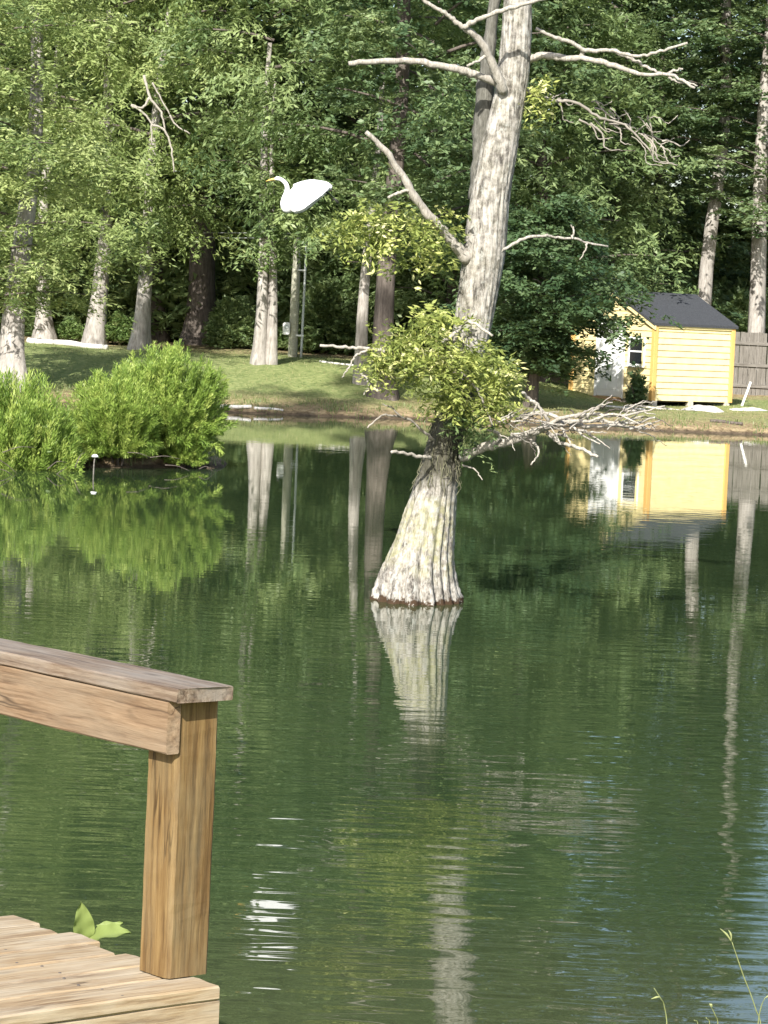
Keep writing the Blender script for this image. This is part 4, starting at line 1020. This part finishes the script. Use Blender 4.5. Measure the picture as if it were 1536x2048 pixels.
# dark fringe of dead stems and roots at the waterline
drg = random.Random(31)
for i, (x0, y0, x1, y1, D) in enumerate(((-10, 915, 35, 948, 43.4), (-5, 938, 28, 953, 43.0), (5, 905, 70, 895, 43.6), (95, 938, 133, 925, 44.0), (110, 958, 134, 934, 43.9), (255, 905, 300, 915, 45.2), (300, 915, 360, 918, 45.6), (398, 938, 428, 945, 45.9), (330, 930, 380, 942, 45.6), (150, 935, 170, 905, 44.2))):
    a = P(x0, y0, D); e = P(x1, y1, D+0.15); mid = (a+e)/2+Vector((0, 0, drg.uniform(0.02, 0.08)))
    for q in (a, e, mid): q.z = max(q.z, -0.02)
    labs = ['pale dead stick fanning over the water at the left edge', 'lowest grey dead stick touching water at the left edge', 'upper pale twig sticking out at the left edge bank', 'curved pale root at the bank below the left bushes', 'short pale root end dipping into water below the bushes', 'bleached twig under the front of the feathery bush', 'thin bleached twig under the largest bush', 'small pale stick at the right tip of the left bank', 'grey root lying under the largest bush', 'upright grey twig beside the white topped stake']
    o = tube('dead_stick', [Vector((0, 0, 0)), mid-a, e-a], [0.008, 0.006, 0.003], M_barkdark, None, 6, 4); o.location = a
    tag(o, labs[i], 'stick')
sk = P(187, 949, 44.3); sk.z = -0.1
st = thing('stake', sk, 'thin stake with a white cap standing at the bank below the bushes', 'stake')
tube('rod', [(0, 0, -0.3), (0.0, 0, 0.2), (0.012, 0, 0.36)], [0.012, 0.011, 0.01], M_fence, st, 6, 3)
bm = bmesh.new(); bmesh.ops.create_uvsphere(bm, u_segments=12, v_segments=8, radius=0.05)
for v in bm.verts:
    v.co.z *= 0.75
    if v.co.z < 0: v.co.z *= 0.3; v.co.x *= 1.1
me = bpy.data.meshes.new('cap'); bm.to_mesh(me); bm.free()
link('cap', me, M_white, st).location = (0.012, 0, 0.36)

# ------------------------------------------------------------------ grass
def grass_mesh(name, seed, pts, hmin, hmax, w, mat, lean=0.35):
    rng = np.random.default_rng(seed); n = len(pts)
    h = rng.uniform(hmin, hmax, n)[:, None]; a = rng.uniform(0, 6.283, n)
    d = np.stack([np.cos(a), np.sin(a), np.zeros(n)], 1); s = np.stack([-np.sin(a), np.cos(a), np.zeros(n)], 1)
    ln = rng.uniform(0.05, lean, n)[:, None]
    p0 = pts; ww = w*rng.uniform(.6, 1.3, n)[:, None]
    V = np.stack([p0-s*ww, p0+s*ww, p0+d*h*ln*0.35+s*ww*.7+np.array([0, 0, .6])*h, p0+d*h*ln*0.35-s*ww*.7+np.array([0, 0, .6])*h,
                  p0+d*h*ln+np.array([0, 0, 1.0])*h+s*ww*.08, p0+d*h*ln+np.array([0, 0, 1.0])*h-s*ww*.08], 1).reshape(-1, 3)
    i = np.arange(n)[:, None]*6
    Fq = np.concatenate([i+np.array([[0, 1, 2, 3]]), i+np.array([[3, 2, 4, 5]])])
    A = np.tile(np.clip(rng.normal(.5, .2, n), 0, 1), 2)
    return np_mesh(name, V, Fq, False, A)
M_grass = leaf_mat('grass_blade', (0.09, 0.13, 0.045), (0.19, 0.23, 0.085), (0.36, 0.33, 0.17), transl=0.3)
rng = np.random.default_rng(41)
n = 26000
X = rng.uniform(-13, 16, n); Y = 72.2+rng.uniform(0, 1, n)**1.6*14
Z = terrain(X, Y); ok = Z > 0.05+0.45*rng.uniform(0, 1, n)**2
tag(link('lawn_grass', grass_mesh('lawn_grass', 42, np.stack([X, Y, Z-0.01], 1)[ok], 0.02, 0.065, 0.010, None), M_grass), 'short green and straw grass on the far lawn and bank', 'grass', None, 'stuff')
n = 16000
X = rng.uniform(-13, 16, n); Y = 71.6+rng.uniform(0, 1, n)*3.2; Z = terrain(X, Y)
cl_ = np.sin(X*2.9+Y*1.1)+np.sin(X*6.1-Y*2.7)+0.7*np.sin(X*13.7+Y*4)+rng.normal(0, .5, n)
ok = (Z > 0.0) & (Z < 0.36) & (cl_ > 0.55)
tag(link('shore_weeds', grass_mesh('shore_weeds', 46, np.stack([X, Y, Z-0.01], 1)[ok], 0.04, 0.15, 0.010, None, 0.9), M_grass), 'ragged tufts of weeds along the far waterline', 'weeds', None, 'stuff')
n = 5000
X = rng.uniform(-7.5, -2.2, n); Y = rng.uniform(42, 51, n); Z = terrain(X, Y); ok = Z > 0.03
tag(link('bank_grass', grass_mesh('bank_grass', 43, np.stack([X, Y, Z-0.01], 1)[ok], 0.06, 0.25, 0.008, None), M_grass), 'rough grass under the bushes on the left bank', 'grass', None, 'stuff')
n = 9000
X = rng.uniform(-2.5, 2.5, n); Y = rng.uniform(3.5, 7.9, n); Z = terrain(X, Y)
clm = wob(X*2.2, Y*1.7)+rng.normal(0, .6, n); ok = clm > -0.1
tag(link('near_grass', grass_mesh('near_grass', 44, np.stack([X, Y, Z-0.01], 1)[ok], 0.03, 0.085, 0.0035, None), M_grass), 'low green grass on the near bank at the picture foot', 'grass', None, 'stuff')
# single tall stems at the bottom right
def stem(label, pts, D, w, heads=()):
    pp = [P(x, y, D+0.02*i) for i, (x, y) in enumerate(pts)]
    g = Vector((pp[-1].x, pp[-1].y, tz(pp[-1].x, pp[-1].y)-0.02))
    root = thing('grass_stem', g, label, 'grass stem')
    pl = [g]+pp[::-1]
    tube('stalk', [q-g for q in pl], [w*1.1]+[w]*(len(pp)-1)+[w*0.5], M_stem, root, 6, 4)
    for (x0, y0, x1, y1) in heads:
        a = P(x0, y0, D)-g; e = P(x1, y1, D)-g
        tube('seed_head', [a, (a+e)/2+Vector((0.002, 0, 0.002)), e], [w*0.8, w*2.0, w*0.4], M_stem, root, 6, 4)
stem('tallest slender grass stem at lower right with forked seed head', [(1464, 1884), (1476, 1920), (1487, 1952), (1500, 1985), (1512, 2020), (1522, 2060)], 7.5, 0.0015, [(1464, 1884), (1440, 1857)] and [(1463, 1883, 1440, 1857), (1463, 1880, 1457, 1860)])
stem('short bent grass stem at the foot of the picture, left of the others', [(1308, 1976), (1322, 1998), (1328, 2010), (1334, 2060)], 7.5, 0.0015, [(1320, 1994, 1302, 1998)])
stem('short pale grass stem between the bent one and the tallest', [(1420, 2010), (1430, 2030), (1436, 2060)], 7.45, 0.0014, [(1424, 2014, 1418, 2008)])
stem('small yellow grass sprig at the bottom right corner', [(1530, 1996), (1522, 2015), (1515, 2060)], 7.5, 0.0014, [(1530, 1996, 1542, 1990)])
stem('tiny grass blade tip at bottom right, left of the pale stem', [(1412, 2035), (1420, 2060)], 7.4, 0.0015)
stem('tiny grass blade tip beside the bent stem', [(1388, 2040), (1396, 2060)], 7.4, 0.0015)
# small leafy weed at the bottom near the dock
wp = base(585, 7.45)
rgw = np.random.default_rng(5)
wd = thing('weed', wp, 'small bright green weed poking up at the picture foot right of the dock', 'weed')
C = np.stack([rgw.normal(0, .03, 16), rgw.normal(0, .03, 16), rgw.uniform(0.0, .05, 16)], 1); Dv = C*np.array([1, 1, 0])+np.array([0, 0, .05])
V, Fq, A = spray_leaves(rgw, C, Dv, np.tile([0, 0, 1.0], (16, 1))+rgw.normal(0, .4, (16, 3)), 4, 0.03, 0.03, 0.004, 0.1, 0.022, 0.010)
link('leaves', np_mesh('weed_leaves', V, Fq, False, A), M_lf['willow'], wd)

# ------------------------------------------------------------------ dock
ZD = 0.82
e = Vector((-0.65, 0.76, 0)).normalized()         # along the dock edge, away from us
nv = Vector((-e.y, e.x, 0)); nv = nv if nv.y < 0 else -nv    # outward left-front normal
pdir = -nv                                         # plank direction towards the dock edge (right)
A0 = PZ(440, 1971, ZD)
dock = thing('dock', (A0.x, A0.y, 0), 'weathered wooden dock corner with post and handrail at lower left', 'dock')
def orient(o, loc, xdir, zdir=Vector((0, 0, 1))):
    x = xdir.normalized(); z = (zdir-x*zdir.dot(x)).normalized(); y = z.cross(x)
    m = Matrix.Identity(4)
    for i in range(3): m[i][0] = x[i]; m[i][1] = y[i]; m[i][2] = z[i]; m[i][3] = loc[i]
    o.matrix_local = m
drg = random.Random(3)
def rough_plank(name, L, Wd, T, seed, bevel=0.005, seg=26):
    """board along local X with slightly worn, wavy edges"""
    rg = random.Random(seed)
    prof = [(-Wd/2, -T/2+bevel), (-Wd/2, T/2-bevel), (-Wd/2+bevel, T/2), (-Wd/6, T/2+0.0006), (Wd/6, T/2+0.0006), (Wd/2-bevel, T/2), (Wd/2, T/2-bevel), (Wd/2, -T/2+bevel), (Wd/2-bevel, -T/2), (-Wd/2+bevel, -T/2)]
    V = []; np_ = len(prof); ph = [rg.uniform(0, 6) for _ in range(4)]
    for i in range(seg+1):
        x = -L/2+L*i/seg
        dy = 0.0012*math.sin(x*5+ph[0])+0.0008*math.sin(x*17+ph[1]); dz = 0.0014*math.sin(x*4+ph[2])
        for (y, z) in prof:
            V.append((x+(0.004*math.sin(y*60+ph[3]) if i == seg else 0), y+dy+rg.gauss(0, .0004), z+dz+rg.gauss(0, .0004)))
    Fq = []
    for i in range(seg):
        for k in range(np_):
            k2 = (k+1) % np_; Fq.append((i*np_+k, i*np_+k2, (i+1)*np_+k2, (i+1)*np_+k)[::-1])
    me = bpy.data.meshes.new(name)
    me.from_pydata(V, [], Fq+[tuple(range(np_)), tuple(range(seg*np_, seg*np_+np_))[::-1]])
    me.update(); return me
def W2(o): return o-Vector((A0.x, A0.y, 0))
for i in range(17):
    ext = [0.0, -0.012, 0.008, -0.02, 0.03, -0.005, 0.025, -0.03, 0.02, 0.0, 0.03, -0.02, 0.01, 0.0, 0.02, -0.01, 0.0][i]
    Lp = 2.6
    if i > 0: ext += 0.0
    c = A0+e*(0.072+i*0.147)+pdir*(ext-Lp/2)+Vector((0, 0, -0.019+drg.uniform(-0.003, 0.003)))
    ob = link('plank', rough_plank('deck_plank', Lp, 0.14, 0.038, 200+i), M_plank, dock)
    orient(ob, W2(c), pdir)
M_screw = plain('rusty_screw', (0.10, 0.085, 0.075), 0.6, 0.4)
bm = bmesh.new(); bmesh.ops.create_cone(bm, cap_ends=True, segments=10, radius1=0.0045, radius2=0.004, depth=0.003)
me_s = bpy.data.meshes.new('screw'); bm.to_mesh(me_s); bm.free()
for pk in [o_ for o_ in dock.children if o_.name.startswith('plank')]:
    for lx in (1.3-0.30, 1.3-0.85):
        for ly in (-0.042, 0.042):
            sc_ = link('screw', me_s, M_screw, pk); sc_.location = (lx+drg.uniform(-.012, .012), ly+drg.uniform(-.006, .006), 0.0198)
# rim joist below the front plank, side stringer, legs
ob = link('rim_joist', rough_plank('rim_joist', 2.6, 0.038, 0.19, 301), M_plank, dock)
orient(ob, W2(A0+e*0.024-pdir*1.298+Vector((0, 0, -0.038-0.097))), pdir)
ob = link('stringer', rough_plank('stringer', 2.3, 0.038, 0.18, 302), M_rail, dock)
orient(ob, W2(A0+e*1.22-pdir*0.30+Vector((0, 0, -0.038-0.097))), e)
for s_ in (0.35, 1.9):
    ob = link('leg', box_mesh('dock_leg', 1.5, 0.14, 0.14, 0.008), M_post, dock)
    orient(ob, W2(A0+e*s_*1.1-pdir*0.42+Vector((0, 0, 0.72-0.75-ZD))), Vector((0, 0, 1)), e)
# handrail
PS = 0.136
pc = PZ(340, 1970, ZD)-nv*0.025+e*0.045; pcen = pc+e*(PS/2)+pdir*(PS/2)
ZC = 1.60
def post(cen, z0, z1, seed):
    import bmesh
    H = z1-z0
    ob = link('post', rough_plank('rail_post', H, PS, PS, seed, 0.010, 30), M_post, dock)
    orient(ob, W2(Vector((cen.x, cen.y, (z0+z1)/2))), Vector((0, 0, 1)), nv)
    return ob
post(pcen, ZD+0.003, ZC-0.0385, 401)
post(pcen+e*1.9, ZD+0.003, ZC-0.0385, 402)
cfar = PZ(468, 1371, ZC)
CW = 0.187; CL = 2.9
cc = Vector((cfar.x, cfar.y, ZC-0.019))+nv*(CW/2)+e*(CL/2)
cap = link('cap_rail', rough_plank('cap_rail', CL, CW, 0.038, 403, 0.004, 40), M_cap, dock); orient(cap, W2(cc), -e)
rl = link('side_rail', rough_plank('side_rail', CL-0.05, 0.038, 0.138, 404, 0.004, 40), M_rail, dock)
rc = Vector((pc.x, pc.y, 0))+nv*0.020+e*((CL-0.05)/2-0.004)
orient(rl, W2(Vector((rc.x, rc.y, ZC-0.0395-0.069))), -e)

# ------------------------------------------------------------------ broad leaved weed behind the dock edge
def big_leaf(parent, base_, tip, width, nrm, curl, mat):
    base_ = np.array(base_); tip = np.array(tip); a = tip-base_; L = np.linalg.norm(a); a /= L
    nrm = np.array(nrm, float); s = np.cross(nrm, a); s /= np.linalg.norm(s); nn = np.cross(a, s)
    nu, nw = 14, 9; V = []
    for i in range(nu+1):
        u = i/nu; w_ = width*(math.sin(math.pi*u**0.75)**0.85 if 0 < u < 1 else 0.0)+0.001
        for j in range(nw):
            q = (j/(nw-1)-0.5)*2
            V.append(base_+a*L*u+s*w_*q*0.5+nn*(curl*L*(u-u*u)*1.0+abs(q)**1.4*w_*0.22+0.004*math.sin(u*18+q*3)*abs(q)))
    Fq = [(i*nw+j, i*nw+j+1, (i+1)*nw+j+1, (i+1)*nw+j) for i in range(nu) for j in range(nw-1)]
    n0 = len(V); V2 = V+[p-nn*0.0012 for p in V]
    Fq2 = Fq+[tuple(k+n0 for k in q[::-1]) for q in Fq]
    return link('leaf', quad_mesh('big_leaf', V2, Fq2), mat, parent)
ws = P(176, 1885, 8.62); wg = Vector((ws.x, ws.y, tz(ws.x, ws.y)))
bw = thing('broadleaf_weed', wg, 'pale green broad leaved weed peeping over the dock edge', 'weed')
def WL(px, py, D): return P(px, py, D)-wg
tube('stalk', [(0, 0, -0.03), (0.01, 0, (ws.z-wg.z)*0.5), ws-wg], [0.006, 0.005, 0.004], M_stem, bw, 6, 4)
big_leaf(bw, WL(168, 1884, 8.62), WL(162, 1803, 8.58), 0.062, (0.25, -1, 0.35), 0.12, M_bigleaf)
big_leaf(bw, WL(172, 1884, 8.62), WL(262, 1866, 8.48), 0.068, (0.1, -0.75, 0.8), 0.18, M_bigleaf)
big_leaf(bw, WL(176, 1880, 8.66), WL(246, 1846, 8.70), 0.05, (0.1, -0.6, 0.9), 0.15, M_bigleaf)
